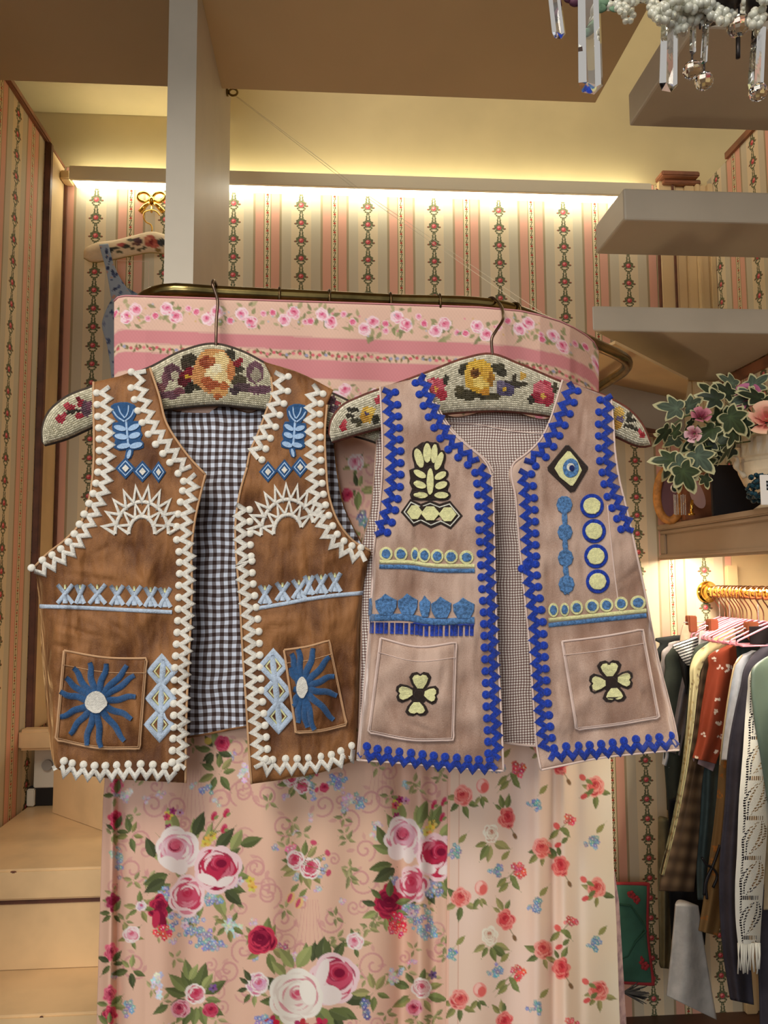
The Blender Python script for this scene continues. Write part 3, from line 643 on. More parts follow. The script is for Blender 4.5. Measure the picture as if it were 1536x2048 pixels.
# ---- small rose panel
gx = np.arange(890, 1246, 2.0); P = Print(gx, gy, (234, 206, 190)); XX, YY = np.meshgrid(gx, gy)
f = np.clip((XX-1080)/150, 0, 1)[..., None]; P.C = P.C*(1-f)+np.array(lin((232, 220, 200))[:3])*f
tint = (.5+.5*np.sin(XX/37.+2*np.sin(YY/60.)))[..., None]; P.C = P.C*(1-.22*tint)+np.array(lin((226, 196, 160))[:3])*.22*tint
P.C[:, gx < 896] = lin((236, 190, 168))[:3]; P.C[:, (gx > 912) & (gx < 915)] = lin((214, 170, 150))[:3]
ROS, RDK = (224, 106, 100), (176, 46, 58)
def mot(x, y, kind):
    if kind == 'r': P.leaves(x, y+8, 4, 10, 22, Rr, GRN2, a0=.2, spread=4); P.rose(x, y, 19, (238, 164, 152), ROS, RDK, Rr, .95)
    if kind == 'd': P.leaves(x-2, y-8, 3, 12, 20, Rr, GRN2, a0=-2.6, spread=1.6); P.rose(x, y, 20, (234, 140, 130), (214, 74, 80), RDK, Rr, .8); P.line([(x+8, y+18), (x+18, y+34)], 1.4, (120, 112, 70)); P.ell(x+18, y+36, 4, 7, (130, 100, 70), -.5)
    if kind == 'w': P.leaves(x, y+14, 5, 10, 26, Rr, GRN2, a0=0, spread=3.2); P.rose(x, y, 18, (240, 234, 218), (228, 216, 196), (190, 120, 100), Rr, .8)
    if kind == 'b': P.leaves(x-4, y+18, 3, 4, 18, Rr, GRN2, a0=.6, spread=2); P.ell(x, y, 14, 15, (234, 150, 140)); P.ell(x-4, y-3, 7, 11, (244, 196, 184), .3); P.ell(x+4, y+3, 8, 10, ROS, .2)
    if kind == 'u': P.spray(x, y, 9, 15, (126, 156, 182), Rr, 12, 4.5); P.leaf(x+6, y-18, 22, 9, -.8, GRN2[1]); P.spray(x-16, y+4, 6, 4, (140, 166, 190), Rr, 4, 3)
    if kind == 's': P.spray(x, y, 13, 10, (222, 92, 96), Rr, 9, 5); P.line([(x, y), (x-22, y+20), (x-34, y+26)], 1.4, (132, 124, 78)); P.leaf(x-16, y+14, 22, 10, .9, GRN2[0], GRN2[2]); P.leaf(x-24, y+20, 24, 10, 2.4, GRN2[1], GRN2[2])
    if kind == 'k': P.ell(x, y, 8, 6, ROS, .7); P.leaf(x+6, y+4, 16, 7, .5, GRN2[0]); P.ell(x+2, y+38, 8, 5, (214, 90, 90), -.4); P.leaf(x+10, y+34, 16, 8, -.7, GRN2[2])
base = [(922, 1591, 'r'), (965, 1572, 'b'), (1016, 1636, 'd'), (982, 1667, 'w'), (1082, 1606, 'u'), (1046, 1542, 's'), (999, 1738, 'u'), (1039, 1736, 's'), (907, 1704, 'u'), (1093, 1695, 'r'), (1131, 1732, 'd'), (1152, 1640, 's'), (1209, 1572, 'r'), (1182, 1555, 'k'), (1203, 1684, 'u'), (1124, 1652, 'k')]
for k in range(-5, 4):
    for (x, y, c) in base: mot(x-k*3, y+204*k, c)
xr = np.interp(gy, [790, 1200, 1520, 1750, 1850, 2048, 2200], [1199, 1210, 1221, 1228, 1233, 1240, 1244])
xl2 = np.interp(gy, [790, 1500, 2048, 2200], [898, 897, 892, 890])
t = (gx-gx[0])/(gx[-1]-gx[0]); PXg = xl2[:, None]+(xr-xl2)[:, None]*t[None]; PYg = np.repeat(gy[:, None], len(gx), 1)
P2 = PYa(PXg, PYg, curtainY(PXg, PYg)-.0035); grid('rosebud_panel', P2, M_print, CUR, cols=P.C, thick=.0012)
# lining showing past the right edge low down
gy2 = np.arange(1700, 2200, 10.0); gx2 = np.linspace(0, 1, 8); xr2 = np.interp(gy2, [1700, 1800, 2048, 2200], [1222, 1238, 1253, 1256])
PXg = (xr2[:, None]-40)+40*gx2[None]; PYg = np.repeat(gy2[:, None], 8, 1)
grid('lining_edge', PYa(PXg, PYg, curtainY(PXg, PYg)+.03), mat('faded_lining', (190, 160, 156), .9, c2=(140, 110, 118), vs=60), CUR, thick=.001)
# ---- header band
gx = np.arange(228, 1199, 2.0); gv = np.arange(0, 232, 2.0); P = Print(gx, gv, (216, 180, 162))
XX, VV = np.meshgrid(gx, gv); sh = np.interp(XX, [228, 700, 1000, 1080, 1200], [0, 5, 6, 4, -8]); V2 = VV-sh
pk = np.array(lin((200, 132, 136))[:3]); wv = 1+.05*np.sin(XX*.9)*np.sin(VV*.7)
for a, b in ((67, 94), (112, 150)): P.C[(V2 > a) & (V2 < b)] = pk
P.C[(V2 > 94) & (V2 < 112)] = lin((214, 182, 160))[:3]
for e in (67, 94, 112, 150): P.C[np.abs(V2-e) < 1.2] = lin((204, 160, 150))[:3]
P.C *= wv[..., None]
R3 = random.Random(12)
PK2 = ((236, 214, 220), (222, 150, 172), (200, 74, 120))
GL = [(132, 138, 94), (152, 150, 108), (114, 122, 84), (164, 158, 120)]
def garl(x, y, k):
    P.line([(x-46, y+8*k), (x-18, y-6*k), (x+16, y+6*k), (x+44, y-10*k)], 1.2, (164, 150, 118), .7); P.line([(x-6, y), (x+8, y+20), (x+24, y+24)], 1.1, (164, 150, 118), .7)
    for _ in range(15): a = R3.random()*6.3; d = R3.uniform(6, 40); P.leaf(x+math.cos(a)*d, y+math.sin(a)*min(d, 22), R3.uniform(9, 16), R3.uniform(4.5, 7.5), R3.random()*6.3, GL[R3.randrange(4)], op=.85)
    P.rose(x-9, y-6*k, 12, *PK2, R3); P.rose(x+9, y+9*k, 12, (232, 206, 212), (220, 130, 156), (190, 66, 104), R3)
    P.rose(x+34, y-8*k, 6, *PK2, R3); P.rose(x-32, y+8*k, 6.5, PK2[0], (214, 110, 140), PK2[2], R3)
    for _ in range(5): P.ell(x+R3.uniform(-44, 44), y+R3.uniform(-22, 22), 2, 2, R3.choice([(214, 130, 150), (176, 176, 190), (206, 170, 120)]))
for i, x in enumerate(range(262, 1210, 78)): dy = np.interp(x, [228, 700, 1000, 1080, 1200], [0, 5, 6, 4, -8]); garl(x+R3.uniform(-8, 8), 33+dy+R3.uniform(-9, 9), 1 if i % 2 else -1); garl(x+28, 186+dy+R3.uniform(-9, 9), -1 if i % 2 else 1)
for x in range(232, 1200, 13):
    dy = np.interp(x, [228, 700, 1000, 1080, 1200], [0, 5, 6, 4, -8]); y = 103+dy+R3.uniform(-2, 2)
    P.leaf(x, y, 8, 3.6, R3.random()*6, (120, 112, 80)); P.leaf(x, y, 8, 3.6, R3.random()*6, (120, 112, 80)); P.ell(x+4, y, 3.6, 3.2, R3.choice([(206, 96, 110), (150, 150, 176), (214, 120, 130), (190, 90, 100)]))
def Ttop(x): return np.interp(x, [228, 236, 250, 440, 560, 780, 960, 1040, 1080, 1120, 1150, 1175, 1190, 1199], [602, 594, 591, 597, 601, 608, 614, 621, 630, 642, 656, 672, 686, 706])
PXg = np.repeat(gx[None], len(gv), 0); PYg = Ttop(gx)[None]+gv[:, None]
hem = np.exp(-gv/3.0)[:, None]*.002
def headY(x, y):
    v = y-Ttop(x); k = np.clip(v/120, 0, 1)
    return curtainY(x, np.minimum(y, 600))-.012+.0025*k*np.sin(x/23.)+.002*k*np.sin(x/41.+1)+.004*np.exp(-((x-1148-(v*.05))/10)**2)*k-.003*np.exp(-((x-1000+v*.1)/14)**2)*k+.003*np.exp(-((x-455-v*.15)/12)**2)*k
grid('header_band', PYa(PXg, PYg, headY(PXg, PYg)+hem), M_print, CUR, cols=P.C, thick=.0015)
q = MB(); q.tube(PYa(gx[::4], Ttop(gx[::4])+.5, headY(gx[::4], Ttop(gx[::4]))+.0008), .0013, 6); q.obj('piped_edge', mat('header_piping', (200, 136, 140), .8), CUR, smooth=True)

# ================================================================== embroidered vests on needlepoint hangers
M_hook = mat('dark_steel_hook', (110, 92, 80), .3, metal=1)
M_needle = vcol('needlepoint_wool', .75, 700, .5, spec=.35)
c1 = crop(80, 660, 2.477)
def hanger(name, label, top, bottom, paint, pipe_col, hook_pts, Yh, cx):
    T = thing(name, tuple(PY(cx, top[len(top)//2][1]+100, Yh)), label, 'hanger', 'needlepoint hangers on the brass rail')
    T_, B_ = smooth_path(top, 4.2), None
    nc = len(T_); T_ = resample(top, nc); B_ = resample(bottom, nc)
    def body(u, v, back=0):            # u along, v down the hanger, padded section
        p = T_[u]*(1-v)+B_[u]*v; e = math.sqrt(max(0, 1-(2*v-1)**2)); en = min(1, (min(u, nc-1-u)+.6)/8.)**.5
        d = .013*(e**.7)*en; return p, (Yh+d if back else Yh-d)
    V, Fc, C = [], [], []
    rs = np.hypot(*(T_-B_).T)
    NR = 26
    rng = random.Random(5)
    ring = []
    for u in range(nc):
        for k in range(2*NR):
            v = .5-.5*math.cos(math.pi*(k/NR if k <= NR else (2*NR-k)/NR)); p, Y = body(u, v, k > NR); V.append(PY(p[0], p[1], Y+(.0006 if k <= NR else 0)))
    n2 = 2*NR
    for u in range(nc-1):
        for k in range(n2): Fc.append((u*n2+k, u*n2+(k+1) % n2, (u+1)*n2+(k+1) % n2, (u+1)*n2+k))
    Fc += [list(range(n2))[::-1], list(range((nc-1)*n2, nc*n2))]
    C = [lin((150, 142, 122))[:3]]*len(V)
    for u in range(nc-1):
        m_ = max(2, int(rs[u]/4.2))
        for j in range(m_):
            v0, v1 = (j+.06)/m_, (j+.94)/m_
            a = (body(u, v0), body(u, v1), body(u+1, v1), body(u+1, v0))
            cx_, cy_ = np.mean([q[0] for q in a], 0); col = paint(cx_, cy_, rng)
            n0 = len(V)
            for (p, Y) in a:
                p = p+(np.array([cx_, cy_])-p)*.05; V.append(PY(p[0], p[1], Y-.0006)); C.append(lin(col)[:3])
            V.append(PY(cx_-.4, cy_-.4, np.mean([q[1] for q in a])-.0022)); C.append(lin([min(255, c*1.06) for c in col])[:3])
            Fc += [(n0, n0+1, n0+4), (n0+1, n0+2, n0+4), (n0+2, n0+3, n0+4), (n0+3, n0, n0+4)]
    mobj('padded_cover', V, Fc, M_needle, T, cols=np.array(C))
    mp_ = mat(name+'_piping', pipe_col, .7, bmp=.6, bs=500, vary=.3, vs=200)
    loop = [PY(p[0], p[1]-1, Yh) for p in T_[::3]]+[PY(p[0], p[1]+1, Yh) for p in B_[::-3]]
    q = MB(); q.tube(loop, .0021, 7, closed=True); q.obj('piping', mp_, T, smooth=True)
    q = MB(); q.tube(smooth3(hook_pts, 60), .0021, 10); q.obj('hook', M_hook, T, smooth=True)
    return T
def hookpts(base, px, top):
    p, k = rail_at(px); A = np.array(p); r = .0118; b = PY(base[0], base[1], 1.03); out = [b+np.array([0, 0, -.004]), b+np.array([0, 0, .012])]
    m_ = PY(top[0], top[1], 1.034); out += [m_, PY(top[0]+2, 600, 1.036)]; ry = A[1]-1.037
    for a in np.linspace(.15, 3.6, 9): out.append(A+np.array([0, -ry*math.cos(a) if a < 1.57 else -r*math.cos(a), r*math.sin(a)]))
    return out
def blobs(L, x, y):
    c = None
    for (cx, cy, rx, ry, col) in L:
        if ((x-cx)/rx)**2+((y-cy)/ry)**2 < 1: c = col
    return c
def jit(c, r, k): d = r.uniform(-k, k); return [min(255, max(0, v+d)) for v in c]
LB1 = [(345, 745, 18, 17, (110, 74, 86)), (350, 752, 9, 9, (196, 188, 166)), (316, 775, 16, 9, (140, 92, 96)), (338, 790, 22, 8, (120, 82, 96)), (330, 760, 7, 14, (132, 88, 100)), (360, 783, 14, 7, (136, 84, 96)),
       (380, 720, 18, 12, (66, 58, 46)), (372, 732, 10, 8, (76, 62, 52)), (468, 738, 20, 11, (70, 62, 48)), (460, 710, 12, 12, (62, 58, 48)), (475, 760, 20, 10, (86, 76, 58)), (484, 775, 18, 10, (96, 72, 80)), (470, 782, 10, 8, (70, 52, 62)),
       (510, 745, 18, 22, (122, 84, 100)), (512, 750, 10, 14, (170, 160, 142)), (520, 780, 24, 9, (118, 80, 98)), (400, 772, 14, 9, (66, 62, 48)), (378, 775, 10, 14, (46, 40, 34)),
       (374, 752, 15, 12, (122, 24, 44)), (366, 764, 11, 9, (96, 20, 36)), (380, 742, 10, 8, (140, 34, 52)), (375, 753, 5, 4, (222, 182, 70)), (472, 728, 10, 7, (136, 26, 44)), (480, 722, 6, 6, (146, 30, 48)),
       (428, 742, 40, 46, (214, 158, 104)), (420, 716, 22, 16, (224, 176, 116)), (440, 726, 18, 22, (238, 216, 164)), (412, 728, 14, 16, (164, 84, 56)), (400, 752, 17, 20, (214, 160, 104)), (430, 748, 20, 16, (242, 228, 190)), (446, 760, 18, 18, (240, 220, 170)), (426, 772, 14, 12, (176, 92, 58)), (412, 762, 12, 8, (186, 104, 64)), (440, 784, 18, 9, (224, 176, 112)), (448, 772, 10, 8, (196, 116, 68)), (462, 742, 8, 20, (206, 140, 86)), (433, 737, 11, 10, (248, 238, 208)), (424, 722, 8, 7, (188, 112, 70)), (436, 793, 8, 6, (190, 110, 64)),
       (135, 812, 8, 7, (178, 60, 74)), (144, 815, 7, 6, (160, 44, 62)), (161, 806, 6, 9, (150, 36, 54)), (158, 798, 5, 5, (120, 26, 44)), (122, 838, 10, 8, (168, 46, 66)), (128, 832, 6, 6, (180, 70, 86)), (160, 832, 10, 6, (172, 48, 68)), (150, 822, 18, 3, (44, 36, 32)), (172, 818, 10, 16, (104, 78, 92)), (178, 812, 6, 10, (130, 84, 104)), (140, 826, 8, 2.5, (48, 40, 34)),
       (660, 800, 14, 10, (110, 78, 90)), (670, 818, 12, 8, (96, 70, 84)), (676, 806, 6, 5, (160, 60, 76))]
def paint1(x, y, r):
    c = blobs(LB1, x, y)
    return jit(c, r, 16) if c else jit((206, 200, 176), r, 26)
hl = [(86, 884), (85, 862), (96, 828), (125, 800), (185, 774), (298, 737), (363, 704), (427, 689), (484, 704), (536, 731), (620, 770), (690, 800), (740, 830), (762, 860), (766, 886)]
hb = [(88, 890), (130, 878), (190, 852), (322, 820), (383, 812), (443, 809), (484, 813), (532, 819), (620, 842), (690, 866), (740, 880), (768, 890)]
hanger('clothes_hanger', 'needlepoint hanger with big peach rose under the brown vest', hl, hb, paint1, (62, 46, 34), hookpts((432, 690), 434, (433, 640)), 1.034, 432)
LB2 = [(870, 775, 18, 19, (190, 72, 92)), (862, 782, 13, 13, (206, 96, 112)), (880, 768, 12, 11, (204, 96, 112)), (884, 790, 12, 10, (182, 56, 76)), (872, 778, 5, 5, (224, 176, 90)), (858, 768, 8, 9, (220, 134, 146)), (892, 760, 5, 10, (60, 58, 48)),
       (940, 735, 22, 10, (70, 66, 50)), (925, 742, 8, 8, (60, 56, 44)), (935, 790, 26, 10, (74, 68, 50)), (920, 780, 10, 8, (92, 84, 60)), (995, 735, 16, 8, (70, 66, 50)), (1005, 745, 10, 8, (60, 56, 46)), (985, 793, 16, 8, (80, 72, 52)), (1020, 770, 24, 8, (72, 64, 66)), (965, 790, 8, 10, (60, 54, 42)),
       (958, 752, 30, 34, (214, 172, 62)), (946, 745, 16, 18, (228, 192, 92)), (950, 747, 10, 10, (130, 84, 38)), (952, 747, 5, 5, (90, 56, 30)), (962, 765, 18, 12, (238, 214, 130)), (975, 745, 10, 20, (226, 186, 84)), (958, 730, 20, 8, (226, 190, 80)), (970, 785, 10, 8, (206, 150, 56)), (982, 758, 6, 16, (168, 120, 44)), (940, 768, 8, 9, (222, 186, 86)),
       (1010, 778, 18, 14, (98, 88, 122)), (1002, 770, 9, 8, (128, 118, 146)), (1018, 784, 9, 8, (84, 76, 110)), (1010, 779, 4, 4, (224, 184, 72)), (1045, 752, 6, 8, (206, 166, 80)), (1038, 768, 18, 4, (66, 60, 48)), (1030, 760, 4, 14, (70, 62, 50)),
       (1088, 785, 20, 24, (190, 70, 92)), (1080, 775, 12, 12, (212, 116, 130)), (1095, 800, 12, 12, (176, 52, 74)), (1100, 780, 10, 12, (206, 96, 112)), (1086, 792, 5, 5, (218, 180, 90)), (1072, 795, 9, 10, (160, 44, 66)), (1062, 800, 6, 10, (56, 52, 44)), (1110, 775, 6, 10, (80, 74, 58)),
       (735, 830, 14, 16, (222, 182, 80)), (728, 836, 9, 9, (196, 150, 60)), (742, 822, 9, 8, (238, 208, 110)), (733, 828, 4, 4, (96, 84, 120)), (705, 820, 12, 5, (52, 48, 42)), (700, 832, 10, 4, (60, 54, 46)), (712, 842, 12, 6, (70, 66, 52)), (752, 840, 8, 10, (60, 58, 48)), (718, 850, 6, 5, (88, 82, 60)), (686, 855, 7, 8, (190, 52, 72)), (690, 845, 4, 6, (206, 96, 104)), (758, 800, 8, 8, (196, 76, 92)),
       (1237, 832, 12, 18, (214, 178, 96)), (1240, 840, 8, 8, (120, 106, 136)), (1232, 850, 10, 10, (196, 150, 70)), (1262, 840, 10, 5, (50, 48, 42)), (1258, 852, 12, 4, (56, 52, 44)), (1270, 858, 7, 4, (60, 56, 46)), (1258, 830, 6, 6, (70, 66, 56)), (1285, 870, 6, 6, (176, 50, 66)), (1280, 862, 4, 4, (196, 70, 84))]
def paint2(x, y, r):
    c = blobs(LB2, x, y)
    return jit(c, r, 16) if c else jit((208, 202, 182), r, 26)
hl = [(659, 868), (662, 846), (682, 815), (722, 794), (790, 770), (860, 744), (930, 718), (978, 709), (1040, 730), (1120, 764), (1220, 798), (1262, 824), (1284, 850), (1300, 886)]
hb = [(663, 884), (700, 872), (780, 850), (880, 828), (950, 822), (1000, 821), (1060, 826), (1120, 836), (1230, 872), (1290, 892), (1301, 890)]
pk, kk = rail_at(1000)
hp = [PY(985, 712, 1.008), PY(984, 700, 1.008), PY(984, 676, 1.008), PY(992, 662, 1.010), PY(1003, 645, 1.018), PY(1006, 630, 1.045), PY(1003, 614, 1.07)]
for a in np.linspace(.5, 3.4, 7): hp.append(pk+np.array([.006*-a, -.0122*math.cos(a), .0122*math.sin(a)]))
hanger('clothes_hanger', 'needlepoint hanger with yellow rose under the pinkish beige vest', hl, hb, paint2, (112, 52, 36), hp, 1.008, 980)

# ---- drawing on a vest front: S(px, py, lift) gives the point on the cloth
def stroke(S, pts, wd_, h, m, name, parent, closed=False, sub=None, taper=None):
    P = np.asarray(pts, float)
    if sub: P = smooth_path(P, sub)
    n = len(P)
    prev = np.roll(P, 1, 0) if closed else np.vstack([P[:1], P[:-1]]); nxt = np.roll(P, -1, 0) if closed else np.vstack([P[1:], P[-1:]])
    d1, d2 = P-prev, nxt-P
    d1 = d1/(np.linalg.norm(d1, axis=1, keepdims=True)+1e-9); d2 = d2/(np.linalg.norm(d2, axis=1, keepdims=True)+1e-9)
    if not closed: d1[0] = d2[0]; d2[-1] = d1[-1]
    tn = d1+d2; tn = tn/(np.linalg.norm(tn, axis=1, keepdims=True)+1e-9); N = np.stack([-tn[:, 1], tn[:, 0]], 1)
    cosv = np.clip(np.abs((N*np.stack([-d1[:, 1], d1[:, 0]], 1)).sum(1)), .5, 1)
    ww = wd_ if taper is None else np.interp(np.linspace(0, 1, n), np.linspace(0, 1, len(taper)), taper)
    hw = (ww*.5/cosv)
    offs = (-1, -.72, 0, .72, 1); lif = (-.0004, h*.8, h, h*.8, -.0004)
    R_ = [P+N*(hw*o)[:, None] if hasattr(hw, '__len__') else P+N*hw*o for o in offs]
    V = np.concatenate([S(q[:, 0], q[:, 1], l) for q, l in zip(R_, lif)]); Fc = []
    for k in range(4):
        for i in range(n if closed else n-1):
            j = (i+1) % n; Fc.append((k*n+i, (k+1)*n+i, (k+1)*n+j, k*n+j))
    if not closed: Fc += [[k*n for k in range(5)], [k*n+n-1 for k in range(5)][::-1]]
    return mobj(name, V, Fc, m, parent, smooth=True)
def patch(S, poly, h, m, name, parent, inset=1.5):
    P = np.asarray(poly, float); n = len(P); area_ = .5*np.sum(P[:, 0]*np.roll(P[:, 1], -1)-np.roll(P[:, 0], -1)*P[:, 1])
    if area_ < 0: P = P[::-1]
    d = np.roll(P, -1, 0)-np.roll(P, 1, 0); d = d/(np.linalg.norm(d, axis=1, keepdims=True)+1e-9); Nn = np.stack([-d[:, 1], d[:, 0]], 1)
    I = P+Nn*inset
    V = np.concatenate([S(P[:, 0], P[:, 1], -.0004), S(P[:, 0], P[:, 1], h*.6), S(I[:, 0], I[:, 1], h)])
    tri = tessellate_polygon([[Vector((a, b, 0)) for a, b in I]])
    Fc = [(k*n+i, k*n+(i+1) % n, (k+1)*n+(i+1) % n, (k+1)*n+i) for k in (0, 1) for i in range(n)]+[tuple(2*n+q for q in t) for t in tri]
    o = mobj(name, V, Fc, m, parent)
    bm = bmesh.new(); bm.from_mesh(o.data); bmesh.ops.recalc_face_normals(bm, faces=bm.faces[:]); bm.to_mesh(o.data); bm.free(); return o
def oval(cx, cy, rx, ry, ang=0, n=24, wob=0, seed=0):
    r = random.Random(seed); out = []
    for k in range(n):
        a = 2*math.pi*k/n; q = 1+(r.uniform(-wob, wob) if wob else 0); u, v = rx*q*math.cos(a), ry*q*math.sin(a); out.append((cx+u*math.cos(ang)-v*math.sin(ang), cy+u*math.sin(ang)+v*math.cos(ang)))
    return out
DOT = {}
def dotmesh(m):
    if m.name not in DOT:
        V, Fc = [], []; seg = 12
        for i, (r, z) in enumerate(((1, .05), (.93, -.5), (.6, -.9))):
            for k in range(seg): q = 2*math.pi*k/seg; V.append((r*math.cos(q), z, r*math.sin(q)))
        V.append((0, -1, 0))
        for i in range(2): Fc += [((i+1)*seg+k, (i+1)*seg+(k+1) % seg, i*seg+(k+1) % seg, i*seg+k) for k in range(seg)]
        Fc += [(3*seg, 2*seg+(k+1) % seg, 2*seg+k) for k in range(seg)]
        md_ = DOTM[m.name]
        me = bpy.data.meshes.new('trim_dot'); me.from_pydata(V, [], Fc); me.materials.append(md_); me.polygons.foreach_set('use_smooth', np.ones(len(Fc), bool)); DOT[m.name] = me
    return DOT[m.name]
def ricrac(S, path, side, m, parent, wd_=10, pitch=23.4, amp=9.0, dot=7.7, doff=8, h=.0026):
    """zigzag braid along the path with a round dot on every tooth of one side (+1: right of travel direction in the frame)"""
    P = smooth_path(path, 2.0); d = np.r_[0, np.cumsum(np.hypot(*np.diff(P, axis=0).T))]; n = max(2, int(round(d[-1]/(pitch/2))))
    s = np.linspace(0, d[-1], n+1); Q = np.stack([np.interp(s, d, P[:, k]) for k in (0, 1)], 1)
    T = np.gradient(np.stack([np.interp(s, d, P[:, k]) for k in (0, 1)], 1), axis=0); T /= np.linalg.norm(T, axis=1, keepdims=True)+1e-9; N = np.stack([-T[:, 1], T[:, 0]], 1)*-side
    sg = np.where(np.arange(n+1) % 2 == 1, 1, -1); Z = Q+N*(amp*sg)[:, None]
    o = stroke(S, Z, wd_, h, m, 'zigzag_trim', parent)
    for i in range(1, n+1, 2):
        c = Q[i]+N[i]*(amp+doff); like(dotmesh(m), 'trim_dot', S(c[0], c[1], 0), o, (dot*.00065, .0034, dot*.00065))
    return o
def panel(S, name, top, bottom, left, right, m, parent, nr=130, nc=56, m2=None, th=.004):
    G = coons(top, bottom, left, right, nr, nc); e = np.minimum(np.minimum(np.arange(nc)[None], np.arange(nc)[::-1][None]), np.minimum(np.arange(nr)[:, None], np.arange(nr)[::-1][:, None]))
    rim = np.array([.0030, .0012, .0003, 0])[np.clip(e, 0, 3)]
    return grid(name, S(G[..., 0], G[..., 1], -rim), m, parent, thick=th-rim*1.2, m2=m2), G
def edge_tube(S, pts, r, m, name, parent, lift=0.0, sub=8.0):
    P = smooth_path(pts, sub); q = MB(); q.tube(S(P[:, 0], P[:, 1], lift), r, 6); return q.obj(name, m, parent, smooth=True)
def pocket(S, corners, m, mst, parent, hemline=None, bow=(0, 0), th=.0055):
    a, b, c, d = [np.array(q, float) for q in corners]       # tl, tr, br, bl
    mid = (a+b)/2+np.array([0, bow[0]]); mb = (c+d)/2+np.array([0, bow[1]])
    S2 = lambda x, y, l: S(x, y, np.asarray(l)+th)
    o, G = panel(S2, 'pocket', [a, mid, b], [d, mb, c], [a, (a+d)/2, d], [b, (b+c)/2, c], m, parent, 34, 34, th=th)
    ins = lambda k: [a*(1-k)+d*k, (mid*(1-k)+mb*k), b*(1-k)+c*k]
    cen = (a+b+c+d)/4; U = [a, (a+d)/2, d, mb, c, (b+c)/2, b]; U = [q+(cen-q)*.035 for q in U]
    stroke(S2, np.vstack([resample(U[:3], 12), resample(U[2:5], 12)[1:], resample(U[4:], 12)[1:]]), 1.6, .0008, mst, 'stitching', o)
    rimp = np.vstack([resample([a, (a+d)/2, d], 12), resample([d, mb, c], 12)[1:], resample([c, (b+c)/2, b], 12)[1:], resample([b, mid, a], 12)[1:]])
    edge_tube(S2, rimp, .0015, mst, 'pocket_edge', o, -.0022, 10)
    if hemline: stroke(S2, resample(ins(hemline), 20), 1.6, .0008, mst, 'hem_stitching', o)
    return o, S2

M_bv = velvet('brown_velvet', (150, 102, 60), (86, 50, 26), (224, 180, 128), .85, .014)
M_pv = velvet('beige_velvet', (198, 170, 154), (148, 116, 99), (248, 232, 226), 1.0, .014, .7)
M_bedge = mat('tan_edge', (190, 150, 112), .8, sheen=.4); M_pedge = mat('pale_edge', (214, 190, 180), .7, sheen=.5)
M_g1 = gingham('brown_gingham', .0105, (214, 222, 238), (62, 46, 42)); M_g2 = gingham('fine_gingham', .0036, (240, 234, 226), (110, 80, 74))
DOTM = {'white_chenille': yarn('white_chenille_dot', (242, 238, 226), .06, 2.0, None, 6.0), 'royal_blue_chenille': yarn('royal_blue_chenille_dot', (36, 70, 190), .25, 2.0, None, 6.0)}
Y_white = yarn('white_chenille', (244, 240, 230), .10); Y_lblue = yarn('pale_blue_chenille', (198, 216, 240), c2=(180, 196, 214)); Y_sky = yarn('sky_blue_thread', (176, 208, 246), .08)
Y_dblue = yarn('denim_blue_thread', (50, 92, 142)); Y_royal = yarn('royal_blue_chenille', (34, 68, 186), .3); Y_cream = yarn('cream_chenille', (240, 238, 178), .1)
Y_mid = yarn('mid_blue_chenille', (96, 146, 206), .35); Y_black = yarn('black_brown_thread', (52, 40, 36)); Y_navy = yarn('navy_thread', (28, 44, 110)); Y_milk = yarn('milk_thread', (232, 232, 220))
C1, C2, C3, C4 = crop(60, 680, 4.267), crop(60, 1120, 4.267), crop(420, 680, 4.267), crop(420, 1120, 4.267)
C5, C6, C7, C8 = crop(680, 680, 4.267), crop(680, 1120, 4.267), crop(1000, 700, 4.267), crop(1000, 1120, 4.042)

_wr = random.Random(21)
_WV = [( _wr.uniform(0, 6.28), _wr.uniform(.035, .16), _wr.uniform(0, 6.28), _wr.uniform(.4, 1)) for _ in range(16)]
def crush(x, y, seed=0.):
    o = 0
    for (a, k, p, w_) in _WV:
        u = (x*math.cos(a)+y*math.sin(a)*.8)*k+p+seed; o = o+w_*np.sin(u+1.3*np.sin(y*.021+x*.013+p*2+seed))/(k*26)
    return o*.0011
def mkS(base, f):
    def S(x, y, l=0.0):
        x = np.asarray(x, float); y = np.asarray(y, float); return PYa(x, y, base+f(x, y)-l)
    return S
def side_turn(d, y, y0): return .036*np.exp(-np.maximum(d, 0)/4.5)*np.clip((y-y0)/60., 0, 1)     # the front wraps round to the back panel at the side seam
def bl_wave(x, y):
    k = np.clip((y-800)/500., 0, 1.2); s = np.interp(x, [60, 90, 130, 400], [.008, .004, 0, 0])+side_turn(x-np.interp(y, [1130, 1518], [71, 104]), y, 1140)
    return s+k*crush(x, y)+creases(x, y, CRL)+k*(.0022*np.sin(x/13.+y/160.)+.003*np.sin(x/29.+1.)+.0012*np.sin(y/17.+x/40.))+.004*np.exp(-((y-1215)/14.-(x-150)/70.)**2)*np.exp(-((x-170)/70.)**2)*.5+np.interp(y, [700, 790, 880], [.022, .006, 0])
def creases(x, y, L):
    o = 0
    for (x0, y0, x1, y1, d) in L:
        ux, uy = x1-x0, y1-y0; n = math.hypot(ux, uy); t = np.clip(((x-x0)*ux+(y-y0)*uy)/(n*n), 0, 1); r = ((x-x0)*uy-(y-y0)*ux)/n; e = np.hypot(x-x0-t*ux, y-y0-t*uy)
        o = o+d*np.exp(-(e/5.)**2)*np.sin(math.pi*np.clip(t, .05, .95))-d*.6*np.exp(-((e-9)/7.)**2)*np.sin(math.pi*np.clip(t, .05, .95))
    return o
